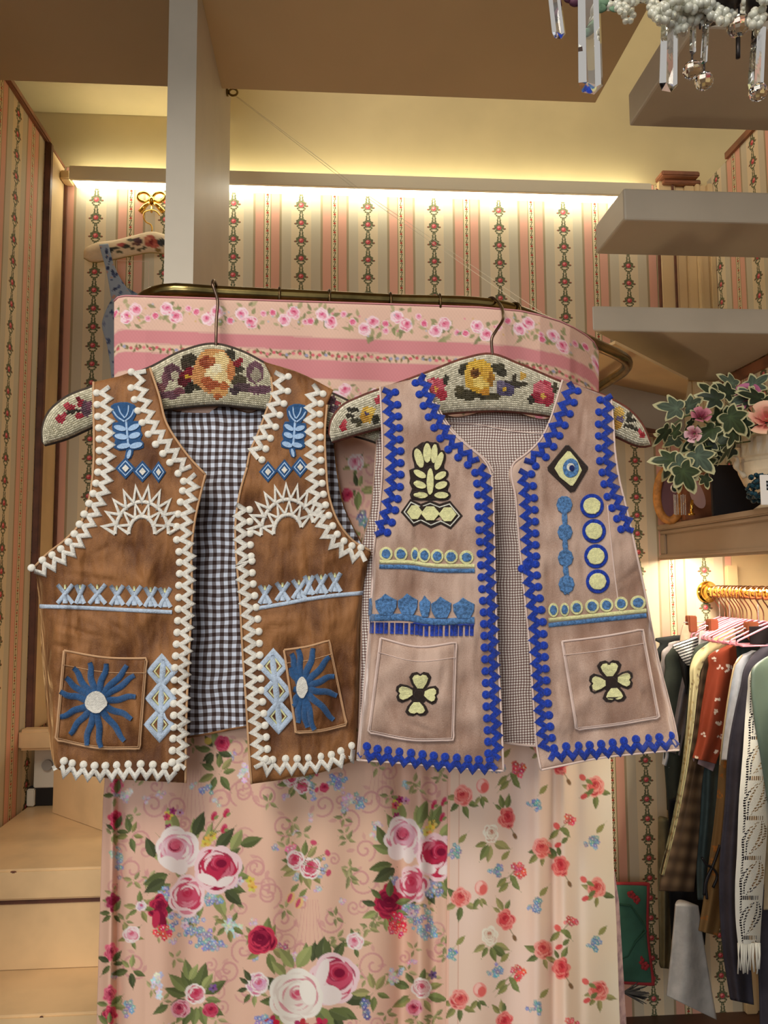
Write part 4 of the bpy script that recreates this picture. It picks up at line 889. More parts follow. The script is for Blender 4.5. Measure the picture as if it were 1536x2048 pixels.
CRL = [(95, 1245, 225, 1282, .0022), (185, 1230, 255, 1265, .0018), (90, 1285, 150, 1300, .0015), (110, 1145, 250, 1165, .0015), (185, 1110, 225, 1090, .0015), (245, 1110, 290, 1170, .0016), (260, 1090, 285, 1165, .0012), (130, 1185, 135, 1300, -.0015), (155, 1190, 150, 1290, -.0012)]
CRR = [(500, 1235, 600, 1225, .0014), (520, 1262, 590, 1250, .0014), (640, 1200, 660, 1300, .0016), (610, 1470, 612, 1560, .0018), (640, 1470, 645, 1550, .0014), (675, 1470, 690, 1530, .0014), (620, 1120, 690, 1100, .0012)]
CPL = [(900, 1300, 870, 1420, .0014), (740, 1320, 800, 1470, .0016), (820, 900, 850, 1080, .0014), (960, 1200, 950, 1420, .0012), (760, 1200, 900, 1240, .0012), (800, 1440, 880, 1470, .0014)]
CPR = [(1150, 1330, 1210, 1440, .0014), (1240, 1300, 1300, 1420, .0014), (1100, 1180, 1110, 1480, .0014), (1180, 930, 1230, 925, .0014), (1220, 1180, 1290, 1130, .0012), (1170, 800, 1160, 900, .0012), (1080, 1250, 1130, 1240, .0012)]
def br_wave(x, y):
    k = np.clip((y-800)/500., 0, 1.2); s = np.interp(x, [470, 600, 617, 625, 690, 740], [.0, 0, .004, .001, .004, .008])+side_turn(np.interp(y, [1102, 1200, 1260, 1380, 1520], [741, 728, 723, 720, 714])-x, y, 1115)
    return s*np.clip((y-900)/200, .3, 1)+k*crush(x, y, 2)+creases(x, y, CRR)+k*(.0022*np.sin(x/15.+y/210.)+.002*np.sin(x/27.))+k*.004*np.exp(-((x-604)/4.)**2)*np.clip((y-1450)/60, 0, 1)+np.interp(y, [700, 790, 880], [.022, .006, 0])
def pl_wave(x, y):
    k = np.clip((y-850)/500., 0, 1.2); s = np.interp(x, [710, 745, 790, 1010], [.008, .004, 0, 0])+side_turn(x-np.interp(y, [1085, 1200, 1300, 1420, 1520], [749, 742, 735, 724, 714]), y, 1095)
    return s+k*crush(x, y, 4)+creases(x, y, CPL)+k*(.003*np.sin(x/31.+y/230.+2)+.0016*np.sin(x/12.))+k*.004*np.exp(-((x-832-(y-1100)*.02)/7.)**2)*np.exp(-((y-1120)/160.)**2)+np.interp(y, [730, 790, 880], [.018, .005, 0])
def pr_wave(x, y):
    k = np.clip((y-850)/500., 0, 1.2); xs = x-(y-800)*.17; s = np.interp(xs, [1000, 1170, 1215, 1270], [0, 0, .004, .008])+side_turn(np.interp(y, [1005, 1120, 1250, 1400, 1500], [1250, 1276, 1302, 1337, 1357])-x, y, 1240)
    return s+k*crush(x, y, 5)+creases(x, y, CPR)+k*(.003*np.sin(xs/27.+y/260.)+.0015*np.sin(xs/11.))+np.interp(y, [740, 800, 880], [.018, .005, 0])
SL, SR, TL, TR = mkS(1.0, bl_wave), mkS(1.0, br_wave), mkS(.972, pl_wave), mkS(.972, pr_wave)

# ---------------- brown vest
V1 = thing('embroidered_vest', tuple(PY(400, 1570, 1.02)), 'brown velvet vest with white zigzag trim and blue sun pockets', 'vest', 'embroidered vests on the rail')
SB = mkS(1.047, lambda x, y: .0025*np.sin(x/21.+y/300.)*np.clip((y-820)/400, 0, 1)+np.interp(y, [760, 830], [.006, 0]))
ob, _ = panel(SB, 'back_panel', [(190, 770), (300, 745), (345, 820), (430, 806), (510, 822), (535, 738), (664, 786)], [(118, 1480), (250, 1480), (383, 1474), (490, 1455), (600, 1446), (706, 1440)],
      [(190, 770), (190, 930), (158, 1070), (96, 1140), (106, 1300), (118, 1480)], [(664, 786), (668, 870), (678, 960), (690, 1015), (708, 1055), (728, 1095), (714, 1260), (706, 1440)], M_g1, V1, 90, 60, m2=M_bv, th=.003)
edge_tube(SB, [(120, 1480), (250, 1480), (383, 1473), (490, 1454), (600, 1445), (704, 1440)], .0016, M_bv, 'back_hem', ob)
bLtop, bLbot = [(187, 764), (240, 752), (300, 736)], [(104, 1518), (112, 1535), (150, 1546), (220, 1557), (300, 1562), (371, 1566)]
bLl, bLr = [(187, 764), (187, 800), (188, 870), (187, 930), (180, 990), (165, 1040), (130, 1080), (92, 1110), (71, 1132), (73, 1155), (80, 1230), (82, 1290), (86, 1340), (93, 1420), (99, 1480), (104, 1518)], [(300, 736), (318, 790), (333, 846), (360, 890), (385, 922), (411, 949), (402, 985), (390, 1040), (383, 1100), (384, 1170), (381, 1250), (376, 1350), (372, 1450), (371, 1566)]
op, _ = panel(SL, 'front_panel', bLtop, bLbot, bLl, bLr, M_bv, V1, 150, 60)
edge_tube(SL, bLl[:9], .0016, M_bedge, 'edge_binding', op, -.001); edge_tube(SL, bLr[:6], .0016, M_bedge, 'edge_binding', op, -.001); edge_tube(SL, bLr[5:], .0016, M_bedge, 'edge_binding', op, -.001)
bRtop, bRbot = [(527, 723), (600, 746), (667, 780)], [(503, 1568), (580, 1557), (650, 1543), (690, 1529), (714, 1520)]
bRl, bRr = [(527, 723), (542, 755), (545, 782), (530, 830), (515, 870), (500, 905), (494, 935), (480, 985), (471, 1050), (472, 1100), (480, 1200), (485, 1300), (492, 1400), (498, 1500), (503, 1568)], [(667, 780), (654, 810), (650, 860), (652, 930), (660, 1000), (680, 1050), (707, 1082), (741, 1102), (736, 1122), (731, 1160), (728, 1200), (723, 1260), (725, 1300), (720, 1380), (713, 1450), (714, 1520)]
oq, _ = panel(SR, 'front_panel', bRtop, bRbot, bRl, bRr, M_bv, V1, 150, 56)
edge_tube(SR, bRl[1:7], .0016, M_bedge, 'edge_binding', oq, -.001); edge_tube(SR, bRl[6:], .0016, M_bedge, 'edge_binding', oq, -.001); edge_tube(SR, bRr[1:8], .0016, M_bedge, 'edge_binding', oq, -.001)
K = dict(m=Y_white, parent=V1)
ricrac(SL, C1([(640, 400), (645, 520), (650, 620), (660, 740), (665, 850), (665, 960), (665, 1050), (650, 1150), (630, 1260), (595, 1370), (550, 1470), (510, 1560), (465, 1650), (410, 1740), (345, 1810), (270, 1870), (190, 1920), (110, 1960), (62, 2000)]), -1, **K)
ricrac(SL, C1([(955, 250), (925, 330), (945, 430), (975, 530), (1005, 630), (1050, 730), (1110, 820), (1180, 910), (1250, 1000), (1320, 1090), (1355, 1110)]), -1, **K)
ricrac(SL, C1([(1375, 1150), (1385, 1210), (1375, 1300), (1355, 1400), (1335, 1500), (1325, 1600), (1325, 1700), (1345, 1800), (1350, 1900), (1350, 2000)])+C2([(1345, 200), (1340, 400), (1330, 600), (1318, 800), (1305, 1000), (1300, 1200), (1300, 1400), (1290, 1600), (1285, 1780)]), -1, **K)
ricrac(SL, C2([(215, 1750), (270, 1786), (400, 1810), (550, 1828), (750, 1822), (950, 1814), (1100, 1824), (1240, 1845)]), 1, **K)
ricrac(SR, C3([(590, 270), (600, 380), (570, 500), (535, 600), (500, 700), (455, 800), (410, 900), (375, 1000)]), 1, **K)
ricrac(SR, C3([(915, 390), (885, 470), (865, 600), (870, 800), (872, 950), (880, 1130), (890, 1280), (915, 1420), (960, 1560), (1020, 1690), (1110, 1780), (1200, 1830), (1330, 1850)]), 1, **K)
ricrac(SR, C3([(262, 1400), (265, 1500), (268, 1600), (270, 1700), (275, 1800), (285, 1900)])+C4([(285, 0), (290, 150), (305, 280), (320, 400), (340, 550), (348, 700), (355, 850), (362, 1000), (370, 1150), (385, 1300), (400, 1450), (415, 1600), (425, 1720)]), 1, **K)
ricrac(SR, C4([(400, 1740), (480, 1780), (600, 1768), (700, 1770), (800, 1765), (900, 1755), (1000, 1742), (1080, 1725), (1160, 1690), (1240, 1650)]), 1, **K)
# tulip motifs
outl = [(690, 560), (720, 540), (770, 530), (830, 530), (890, 550), (912, 580), (905, 640), (880, 690), (930, 690), (950, 730), (945, 770), (962, 810), (945, 850), (972, 880), (970, 920), (930, 935), (885, 940), (880, 970), (862, 1010), (832, 1022), (808, 1000), (820, 940), (760, 945), (713, 920), (718, 880), (728, 850), (703, 820), (708, 780), (698, 745), (705, 705), (755, 700), (718, 660), (690, 610)]
lines = [([(705, 600), (745, 655), (805, 695)], 16), ([(752, 560), (772, 620), (808, 665)], 14), ([(842, 555), (835, 620), (815, 660)], 14), ([(888, 590), (862, 650), (812, 692)], 16), ([(820, 690), (828, 780), (838, 890)], 22)]
leafs = [(768, 752, 55, 24, .25), (885, 745, 55, 24, -.45), (778, 825, 58, 26, .15), (892, 815, 52, 26, -.3), (800, 905, 60, 24, -.15), (905, 900, 58, 26, -.25), (845, 975, 18, 42, .3)]
def tulip(S, conv, C, name='tulip_motif'):
    o = patch(S, C([conv(*p) for p in outl]), .0016, Y_dblue, name, V1)
    for pts, wd_ in lines: stroke(lambda x, y, l: S(x, y, np.asarray(l)+.0012), C([conv(*p) for p in pts]), wd_/4.267, .0012, Y_sky, 'stem_thread', o, sub=3)
    for (x, y, rx, ry, a) in leafs: patch(S, C([conv(*p) for p in oval(x, y, rx, ry, a, 16)]), .0030, Y_sky, 'leaf', o, .6)
def diamonds(S, C, cs, hw, hh):
    o = None
    for i, (x, y) in enumerate(cs):
        w_ = hw[i]; D = lambda k: C([(x, y-hh*k), (x+w_*k, y), (x, y+hh*k), (x-w_*k, y)])
        o2 = patch(S, D(1), .0016, Y_dblue, 'diamond_motif', V1)
        stroke(lambda a, b, l: S(a, b, np.asarray(l)+.0012), D(.66), 2.6, .001, Y_sky, 'ring_thread', o2, closed=True); patch(S, D(.36), .0028, Y_white, 'centre', o2, .5)
tulip(SL, lambda x, y: (x, y), C1); diamonds(SL, C1, ((815, 1095), (960, 1122), (1097, 1127)), (88, 85, 65), 95)
tulip(SR, lambda x, y: (733-(x-812)*.80, 545+(y-530)*.94), C3); diamonds(SR, C3, ((495, 1125), (635, 1108), (770, 1085)), (78, 75, 75), 92)
def halfsun(S, C, cx, cy, a0, a1, ri, ro, rt):
    A = np.radians(np.linspace(a0, a1, 40)); E_ = lambda r, A: C([(cx+r[0]*math.cos(a), cy-r[1]*math.sin(a)) for a in A])
    o = stroke(S, E_(ro, A), 8, .0024, Y_white, 'half_sun_motif', V1)
    stroke(S, E_(ri, A), 8.5, .0024, Y_white, 'inner_arc', o)
    n = 21; Z = []
    for i, a in enumerate(np.linspace(math.radians(a0), math.radians(a1), n)): r = ro if i % 2 == 0 else rt; Z.append((cx+r[0]*math.cos(a), cy-r[1]*math.sin(a)))
    stroke(S, C(Z), 8, .0026, Y_white, 'outer_zigzag', o)
    n = 13; Z = []
    for i, a in enumerate(np.linspace(math.radians(a0), math.radians(a1), n)): r = ri if i % 2 == 0 else (ro[0]-14, ro[1]-14); Z.append((cx+r[0]*math.cos(a), cy-r[1]*math.sin(a)))
    stroke(S, C(Z), 7, .0022, Y_white, 'inner_zigzag', o)
halfsun(SL, C1, 955, 1655, 180, 0, (112, 150), (228, 275), (335, 405))
halfsun(SR, C3, 665, 1645, 184, 18, (122, 155), (228, 285), (330, 410))
def xband(S, C, base, xs):
    o = stroke(S, C(base), 8.5, .0022, Y_lblue, 'crossed_band', V1, sub=4)
    for (x, y, w_, h_) in xs:
        u = stroke(S, C([(x-w_/2, y-h_/2), (x, y), (x+w_/2, y+h_/2)]), 9.5, .0022, Y_lblue, 'cross', o)
        stroke(S, C([(x+w_/2, y-h_/2), (x, y), (x-w_/2, y+h_/2)]), 9.5, .0024, Y_lblue, 'cross', o); stroke(S, C([(x, y), (x, y+h_/2)]), 11, .0022, Y_lblue, 'cross', o)
        stroke(S, C([(x, y-h_/2), (x, y-h_*.25)]), 5, .0020, Y_cream, 'cream_stitch', o)
xband(SL, C2, [(80, 395), (400, 405), (800, 425), (1212, 445)], [(300, 290, 130, 160), (428, 292, 70, 160), (575, 290, 140, 165), (742, 300, 110, 165), (890, 305, 120, 165), (1030, 315, 100, 165), (1152, 320, 95, 165)])
xband(SR, C4, [(405, 412), (620, 375), (830, 335), (1000, 310), (1310, 280)], [(470, 295, 95, 155), (620, 270, 110, 155), (760, 250, 110, 160), (845, 215, 80, 160), (950, 205, 95, 160), (1068, 190, 95, 160)])
def suns(S, C, c, wr, ends):
    o = patch(S, C(oval(c[0], c[1], wr[0], wr[1], 0, 20, .06, 2)), .0045, Y_white, 'sun_motif', V1, .8); r = random.Random(1)
    for i, (x, y) in enumerate(ends):
        d = np.array([x-c[0], y-c[1]], float); L = np.hypot(*d); n_ = np.array([-d[1], d[0]])/L; a = np.array(c)+d/L*min(wr)*.7; pts = []
        for t in np.linspace(0, 1, 9): pts.append(tuple(a*(1-t)+np.array([x, y])*t+n_*math.sin(t*9+i)*10*t**.5))
        stroke(S, C(pts), 10, .0026, Y_dblue, 'ray', o, sub=4, taper=[17, 14.5, 14, 13, 10])
op1, SP = pocket(SL, [(128, 1301), (293, 1317), (279, 1497), (112, 1479)], M_bv, M_bedge, V1, .16, (6, 8))
suns(SP, C2, (562, 1215), (95, 92), ((505, 875), (655, 885), (835, 905), (895, 990), (900, 1165), (870, 1350), (810, 1540), (605, 1600), (475, 1580), (335, 1485), (255, 1340), (255, 1130), (300, 1010), (370, 920)))
op2, SP = pocket(SR, [(568, 1300), (658, 1281), (693, 1450), (592, 1466)], M_bv, M_bedge, V1, .16, (3, 4))
suns(SP, C4, (785, 1090), (50, 90), ((690, 800), (755, 760), (890, 755), (1025, 830), (1060, 990), (1085, 1150), (1060, 1360), (890, 1450), (825, 1430), (745, 1390), (712, 1250), (712, 1110), (680, 920)))
def tridia(S, C, cs, bar):
    o = stroke(S, C(bar), 13, .0026, Y_lblue, 'diamond_chain', V1, sub=6)
    for (x, y) in cs: stroke(S, C([(x, y-122), (x+108, y), (x, y+122), (x-108, y)]), 11, .0024, Y_lblue, 'diamond_frame', o, closed=True); stroke(S, C([(x, y-80), (x+62, y), (x, y+80), (x-62, y)]), 3.4, .0014, Y_cream, 'cream_line', o, closed=True)
tridia(SL, C2, ((1125, 950), (1115, 1180), (1105, 1405)), [(1138, 850), (1120, 1180), (1110, 1500)])
tridia(SR, C4, ((540, 905), (568, 1120), (585, 1335)), [(530, 810), (565, 1120), (595, 1430)])

# ---------------- beige vest
V2 = thing('embroidered_vest', tuple(PY(1030, 1545, .99)), 'pinkish beige velvet vest with royal blue zigzag trim and eye patch', 'vest', 'embroidered vests on the rail')
TB = mkS(1.021, lambda x, y: .0025*np.sin(x/23.+y/300.)*np.clip((y-840)/400, 0, 1))
ob, _ = panel(TB, 'back_panel', [(760, 790), (850, 770), (890, 828), (1000, 818), (1105, 832), (1125, 775), (1222, 810)], [(716, 1478), (860, 1482), (1010, 1486), (1068, 1492), (1200, 1480), (1352, 1470)],
      [(760, 790), (752, 880), (746, 960), (738, 1030), (722, 1092), (722, 1200), (716, 1478)], [(1222, 810), (1232, 900), (1245, 1000), (1268, 1120), (1298, 1250), (1330, 1390), (1352, 1470)], M_g2, V2, 90, 60, m2=M_pv, th=.003)
edge_tube(TB, [(716, 1478), (860, 1482), (1010, 1486), (1068, 1492), (1200, 1480), (1350, 1470)], .0016, M_pedge, 'back_hem', ob)
edge_tube(TB, [(870, 845), (960, 850), (1020, 862), (1100, 868)], .0009, M_pedge, 'yoke_seam', ob, .0005)
pLtop, pLbot = [(760, 774), (800, 764), (850, 753)], [(714, 1520), (800, 1526), (900, 1535), (1007, 1542)]
pLl, pLr = [(760, 774), (763, 830), (765, 900), (762, 980), (757, 1030), (749, 1085), (747, 1120), (742, 1200), (735, 1300), (724, 1420), (718, 1475), (714, 1520)], [(850, 753), (863, 800), (880, 832), (910, 870), (940, 896), (966, 918), (981, 945), (985, 975), (988, 1050), (990, 1150), (995, 1300), (1002, 1420), (1007, 1542)]
op, _ = panel(TL, 'front_panel', pLtop, pLbot, pLl, pLr, M_pv, V2, 140, 56)
edge_tube(TL, pLl, .0014, M_pedge, 'edge_binding', op, -.001); edge_tube(TL, pLr, .0014, M_pedge, 'edge_binding', op, -.001); edge_tube(TL, pLbot, .0014, M_pedge, 'edge_binding', op, -.001)
edge_tube(TL, [(x+8, y+4) for x, y in pLr[1:7]][::-1], .0011, M_pedge, 'collar_fold', op, -.004)
pRtop, pRbot = [(1125, 760), (1170, 776), (1222, 796)], [(1082, 1540), (1130, 1530), (1200, 1516), (1280, 1507), (1357, 1500)]
pRl, pRr = [(1125, 760), (1113, 800), (1100, 840), (1080, 880), (1052, 908), (1028, 926), (1032, 1000), (1040, 1100), (1050, 1200), (1060, 1300), (1068, 1420), (1076, 1510), (1082, 1540)], [(1222, 796), (1227, 850), (1230, 900), (1239, 960), (1250, 1005), (1263, 1060), (1276, 1120), (1291, 1190), (1302, 1250), (1319, 1330), (1337, 1400), (1354, 1475), (1357, 1500)]
oq, _ = panel(TR, 'front_panel', pRtop, pRbot, pRl, pRr, M_pv, V2, 140, 60)
edge_tube(TR, pRl, .0014, M_pedge, 'edge_binding', oq, -.001); edge_tube(TR, pRr, .0014, M_pedge, 'edge_binding', oq, -.001); edge_tube(TR, pRbot, .0014, M_pedge, 'edge_binding', oq, -.001)
edge_tube(TR, [(1215, 1010), (1226, 1120), (1240, 1230)], .0008, M_pedge, 'dart_seam', oq, .0003)
K = dict(m=Y_royal, parent=V2, wd_=12, dot=8.4, amp=7.2)
ricrac(TL, C5([(395, 415), (420, 520), (430, 640), (440, 760), (445, 860), (452, 960), (452, 1060), (452, 1160), (445, 1260), (425, 1360), (405, 1450), (385, 1530), (350, 1600), (330, 1670)]), 1, **K)
ricrac(TL, C5([(690, 300), (720, 390), (755, 490), (795, 590), (845, 690), (900, 790), (960, 880), (1040, 945), (1110, 1000), (1170, 1040)]), -1, **K)
ricrac(TL, C5([(1205, 1070), (1225, 1160), (1238, 1260), (1242, 1360), (1248, 1460), (1252, 1600), (1262, 1800), (1268, 1950)])+C6([(1268, 100), (1278, 250), (1288, 400), (1295, 600), (1300, 800), (1305, 1000), (1312, 1200), (1320, 1400), (1328, 1550), (1330, 1700)]), -1, **K)
ricrac(TL, C6([(165, 1640), (300, 1675), (450, 1695), (600, 1712), (800, 1735), (1000, 1752), (1200, 1768), (1330, 1760)]), 1, **K)
ricrac(TR, C7([(925, 385), (910, 500), (905, 600), (905, 720), (905, 820), (912, 920), (930, 1010), (945, 1100), (965, 1200), (1000, 1290), (1040, 1380), (1075, 1460), (1110, 1555)]), -1, **K)
ricrac(TR, C7([(615, 285), (585, 380), (550, 480), (520, 560), (475, 650), (430, 740), (375, 830), (305, 910), (225, 965)]), 1, **K)
ricrac(TR, C7([(195, 1020), (215, 1150), (225, 1250), (230, 1350), (235, 1500), (240, 1700), (248, 1850)])+C8([(225, 0), (245, 200), (265, 350), (285, 500), (292, 650), (302, 800), (312, 950), (322, 1100), (335, 1250), (350, 1400), (375, 1540)]), 1, **K)
ricrac(TR, C8([(400, 1590), (520, 1570), (700, 1560), (900, 1540), (1100, 1510), (1250, 1498), (1435, 1475)]), 1, **K)
def up(S, k): return lambda x, y, l: S(x, y, np.asarray(l)+k)
# leafy flower patch and hexagon band
fl = [(675, 1010, 40, 88, -.28), (745, 965, 38, 88, 0), (805, 970, 32, 85, .08), (845, 1035, 34, 85, .35), (682, 1145, 62, 32, .5), (680, 1235, 60, 34, .35), (688, 1325, 64, 30, .05), (858, 1158, 58, 34, -.5), (864, 1240, 58, 35, -.35), (866, 1325, 64, 32, 0), (770, 1210, 34, 118, 0)]
o = patch(TL, C5([(770, 870), (840, 880), (880, 1000), (890, 1090), (915, 1140), (905, 1190), (930, 1230), (920, 1290), (938, 1330), (925, 1365), (770, 1372), (610, 1365), (595, 1320), (615, 1270), (592, 1220), (600, 1180), (590, 1110), (635, 1090), (620, 980), (650, 910), (700, 872)]), .0012, Y_black, 'leaf_flower_patch', V2)
for (x, y, rx, ry, a) in fl:
    patch(up(TL, .0008), C5(oval(x, y, rx+16, ry+16, a, 22)), .0012, Y_black, 'petal_outline', o, .6); patch(up(TL, .0012), C5(oval(x, y, rx-3, ry-3, a, 22, .04, int(x))), .0026, Y_cream, 'petal', o, .8)
o = patch(TL, C5([(518, 1470), (600, 1355), (690, 1398), (770, 1368), (850, 1398), (940, 1370), (1048, 1500), (945, 1616), (860, 1572), (775, 1608), (690, 1562), (625, 1592)]), .0014, Y_black, 'hexagon_patch', V2)
stroke(up(TL, .001), C5([(548, 1468), (605, 1385), (690, 1425), (770, 1395), (850, 1427), (935, 1400), (1020, 1500), (942, 1588), (860, 1545), (775, 1580), (690, 1535), (628, 1562)]), 3, .001, Y_milk, 'white_line', o, closed=True)
for (x, y, w_) in ((638, 1470, 68), (770, 1480, 82), (918, 1488, 78)): patch(up(TL, .001), C5([(x-w_, y), (x-w_*.4, y-60), (x+w_*.4, y-60), (x+w_, y), (x+w_*.4, y+60), (x-w_*.4, y+60)]), .002, Y_cream, 'cream_hexagon', o, .8)
def circband(S, C, cs, barpts, off, k=4.267):
    o = stroke(S, C(barpts), 35/k, .0022, Y_cream, 'circle_band', V2, sub=5); stroke(S, C([(x, y+off) for x, y in barpts]), 40/k, .0022, Y_mid, 'blue_cord', o, sub=5)
    for (x, y, rx, ry) in cs: patch(S, C(oval(x, y, rx, ry)), .0020, Y_cream, 'ring', o, .8); patch(up(S, .0012), C(oval(x, y, rx*.68, ry*.68, 0, 16, .06, int(x))), .0018, Y_mid, 'dot', o, .6)
circband(TL, C5, [(393, 1825, 58, 60), (520, 1827, 58, 60), (640, 1830, 36, 62), (720, 1838, 52, 62), (830, 1845, 56, 60), (948, 1850, 60, 60), (1080, 1855, 62, 60)], [(335, 1892), (640, 1902), (720, 1915), (1150, 1928)], 42)
circband(TR, C8, [(432, 405, 42, 58), (523, 402, 38, 56), (620, 385, 52, 58), (745, 375, 58, 58), (862, 365, 56, 56), (980, 352, 54, 56), (1117, 345, 64, 58)], [(392, 487), (800, 445), (1185, 408)], 40, 4.042)
# fan fringe
o = stroke(TL, C6([(250, 492), (640, 500), (720, 518), (1148, 515)]), 15, .0026, Y_mid, 'fan_fringe', V2, sub=6)
for (x, y, rx, ry) in ((395, 380, 96, 92), (580, 378, 88, 92), (725, 395, 50, 92), (865, 405, 90, 92), (1058, 412, 95, 90)):
    patch(TL, C6([(x-rx*.55, y+ry), (x-rx*.95, y+ry*.3), (x-rx, y-ry*.35), (x-rx*.5, y-ry*.62), (x-rx*.1, y-ry*1.02), (x+rx*.35, y-ry*.72), (x+rx*.95, y-ry*.4), (x+rx*.9, y+ry*.3), (x+rx*.55, y+ry)]), .0030, Y_mid, 'fan', o, 1.2)
patch(TL, C6([(243, 470), (246, 330), (268, 325), (275, 400), (268, 470)]), .003, Y_mid, 'fan', o, 1)
for i in range(21):
    x = 272+i*42.5+6*math.sin(i*1.7); yy = np.interp(x, [250, 640, 720, 1148], [530, 540, 556, 552]); stroke(TL, C6([(x, yy), (x-2, yy+95)]), 8.6, .0022, Y_royal, 'tassel', o)
stroke(TL, C6([(255, 530), (640, 540), (720, 556), (1145, 552)]), 4, .002, Y_royal, 'tassel_edge', o)
# clovers on the pockets
def clover(S, C, c, petals):
    o = patch(S, C(oval(c[0], c[1], 78, 82)), .0014, Y_black, 'clover_motif', V2)
    for (x, y, rx, ry, a) in petals:
        def heart(k): return [(x+(u*math.cos(a)-v*math.sin(a))*k, y+(u*math.sin(a)+v*math.cos(a))*k) for u, v in ((-.35*rx, ry*.9), (-.8*rx, ry*.2), (-rx, -.45*ry), (-.75*rx, -.85*ry), (-.3*rx, -.95*ry), (0, -.75*ry), (.3*rx, -.95*ry), (.75*rx, -.85*ry), (rx, -.45*ry), (.8*rx, .2*ry), (.35*rx, .9*ry))]
        patch(S, C(heart(1.25)), .0016, Y_black, 'petal_outline', o, .8); patch(up(S, .001), C(heart(.9)), .0026, Y_cream, 'petal', o, .8)
    patch(up(S, .0012), C(oval(c[0], c[1], 44, 44)), .0016, Y_black, 'centre', o, .8)
o1, SP = pocket(TL, [(761, 1276), (912, 1285), (906, 1480), (737, 1464)], M_pv, M_pedge, V2, .155, (13, 8))
clover(SP, C6, (672, 1150), [(685, 1040, 76, 72, 0), (562, 1135, 66, 72, -1.65), (768, 1148, 66, 60, 1.75), (655, 1262, 80, 60, 3.14)])
o1, SP = pocket(TR, [(1124, 1283), (1285, 1259), (1318, 1435), (1153, 1459)], M_pv, M_pedge, V2, .155, (2, 2))
clover(SP, C8, (905, 990), [(885, 888, 80, 66, -.05), (800, 998, 66, 68, -1.6), (1002, 968, 62, 62, 1.6), (925, 1082, 78, 58, 3.1)])
# eye patch
o = patch(TR, C7([(560, 812), (590, 812), (752, 995), (750, 1020), (640, 1205), (600, 1215), (408, 1030), (404, 1000)]), .0026, Y_black, 'eye_patch', V2)
So = up(TR, .0022)
patch(So, C7([(575, 862), (600, 866), (660, 940), (700, 1028), (650, 1120), (622, 1160), (600, 1158), (510, 1085), (464, 1010), (500, 950)]), .0016, Y_cream, 'eye_white', o, .8)
patch(up(TR, .0034), C7(oval(605, 1008, 70, 82, 0, 20, .03, 4)), .0016, Y_mid, 'iris', o, .8); patch(up(TR, .0046), C7(oval(603, 1000, 34, 36)), .001, Y_milk, 'highlight', o, .5); patch(up(TR, .0052), C7(oval(614, 1008, 23, 26)), .001, Y_navy, 'pupil', o, .5)
# beaded column
pts = []
for (x, y, r) in ((550, 1320, 70), (555, 1555, 66), (560, 1775, 68), (568, 2000, 70)): pts.append((x, y, r))
Lf, Rt = [(545, 1248)], []
for i, (x, y, r) in enumerate(pts):
    for a in (-1.15, -.7, 0, .7, 1.15): Lf.append((x-r*math.cos(a)*(1 if abs(a) < 1 else .75), y+r*1.15*math.sin(a))); Rt.append((x+r*math.cos(a)*(1 if abs(a) < 1 else .75), y+r*1.15*math.sin(a)))
    if i < 3: Lf.append((x-24, y+r+45)); Rt.append((x+26, y+r+45))
Lf += [(540, 2075), (556, 2092), (572, 2080), (590, 2088)]
o = patch(TR, C7(Lf+Rt[::-1]), .0026, Y_mid, 'bead_column', V2, 1.2)
for (x, y) in ((785, 1330), (803, 1545), (820, 1760), (835, 1975)):
    o = patch(TR, C7(oval(x, y, 102, 104, 0, 30)), .0022, Y_royal, 'round_patch', V2, 1.2); patch(up(TR, .0018), C7(oval(x, y, 74, 72, 0, 26, .04, int(y))), .0026, Y_cream, 'cream_centre', o, 1.2)

# ================================================================== things on the wall behind, threads
M_ceramic = mat('cream_embroidered_pad', (222, 196, 158), .7, bmp=.3, bs=300)
BH = thing('bow_hook', tuple(PY(303, 428, 1.885)), 'polished brass bow shaped wall hook under the light bar', 'hook')
for cx_, sg in ((289, -1), (317, 1)):
    q = MB(); q.tube([PY(cx_+12.5*math.cos(a)+sg*1, 394+9.5*math.sin(a)+sg*3*math.cos(a)*-.4, 1.884) for a in np.linspace(0, 6.283, 25)[:-1]], .0042, 8, closed=True); q.obj('loop', M_gold, BH, smooth=True)
q = MB(); q.ball(PY(303, 399, 1.880), .0065, 12, 8, (1, .7, 1.2)); q.obj('knot', M_gold, BH, smooth=True)
for e in ((290, 412, 280, 425), (316, 412, 327, 424)):
    q = MB(); q.tube([PY(303, 402, 1.882), PY(e[0], e[1], 1.880), PY(e[2], e[3], 1.882)], [.003, .0055, .0068], 8); q.obj('tail', M_gold, BH, smooth=True)
q = MB(); q.tube([PY(303, 402, 1.884), PY(303, 418, 1.876), PY(303, 424, 1.87), PY(303, 419, 1.864)], .0028, 8); q.obj('peg', M_gold, BH, smooth=True)
q = MB(); q.tube([PY(303, 400, 1.888), PY(303, 400, 1.8995)], .008, 10); q.obj('wall_stud', M_gold, BH)
hl = [(167, 514), (169, 498), (185, 488), (230, 480), (270, 470), (303, 463), (335, 470), (380, 482), (425, 494), (436, 508), (437, 516)]
hb = [(168, 516), (180, 523), (215, 521), (260, 512), (303, 505), (345, 511), (395, 521), (425, 524), (437, 518)]
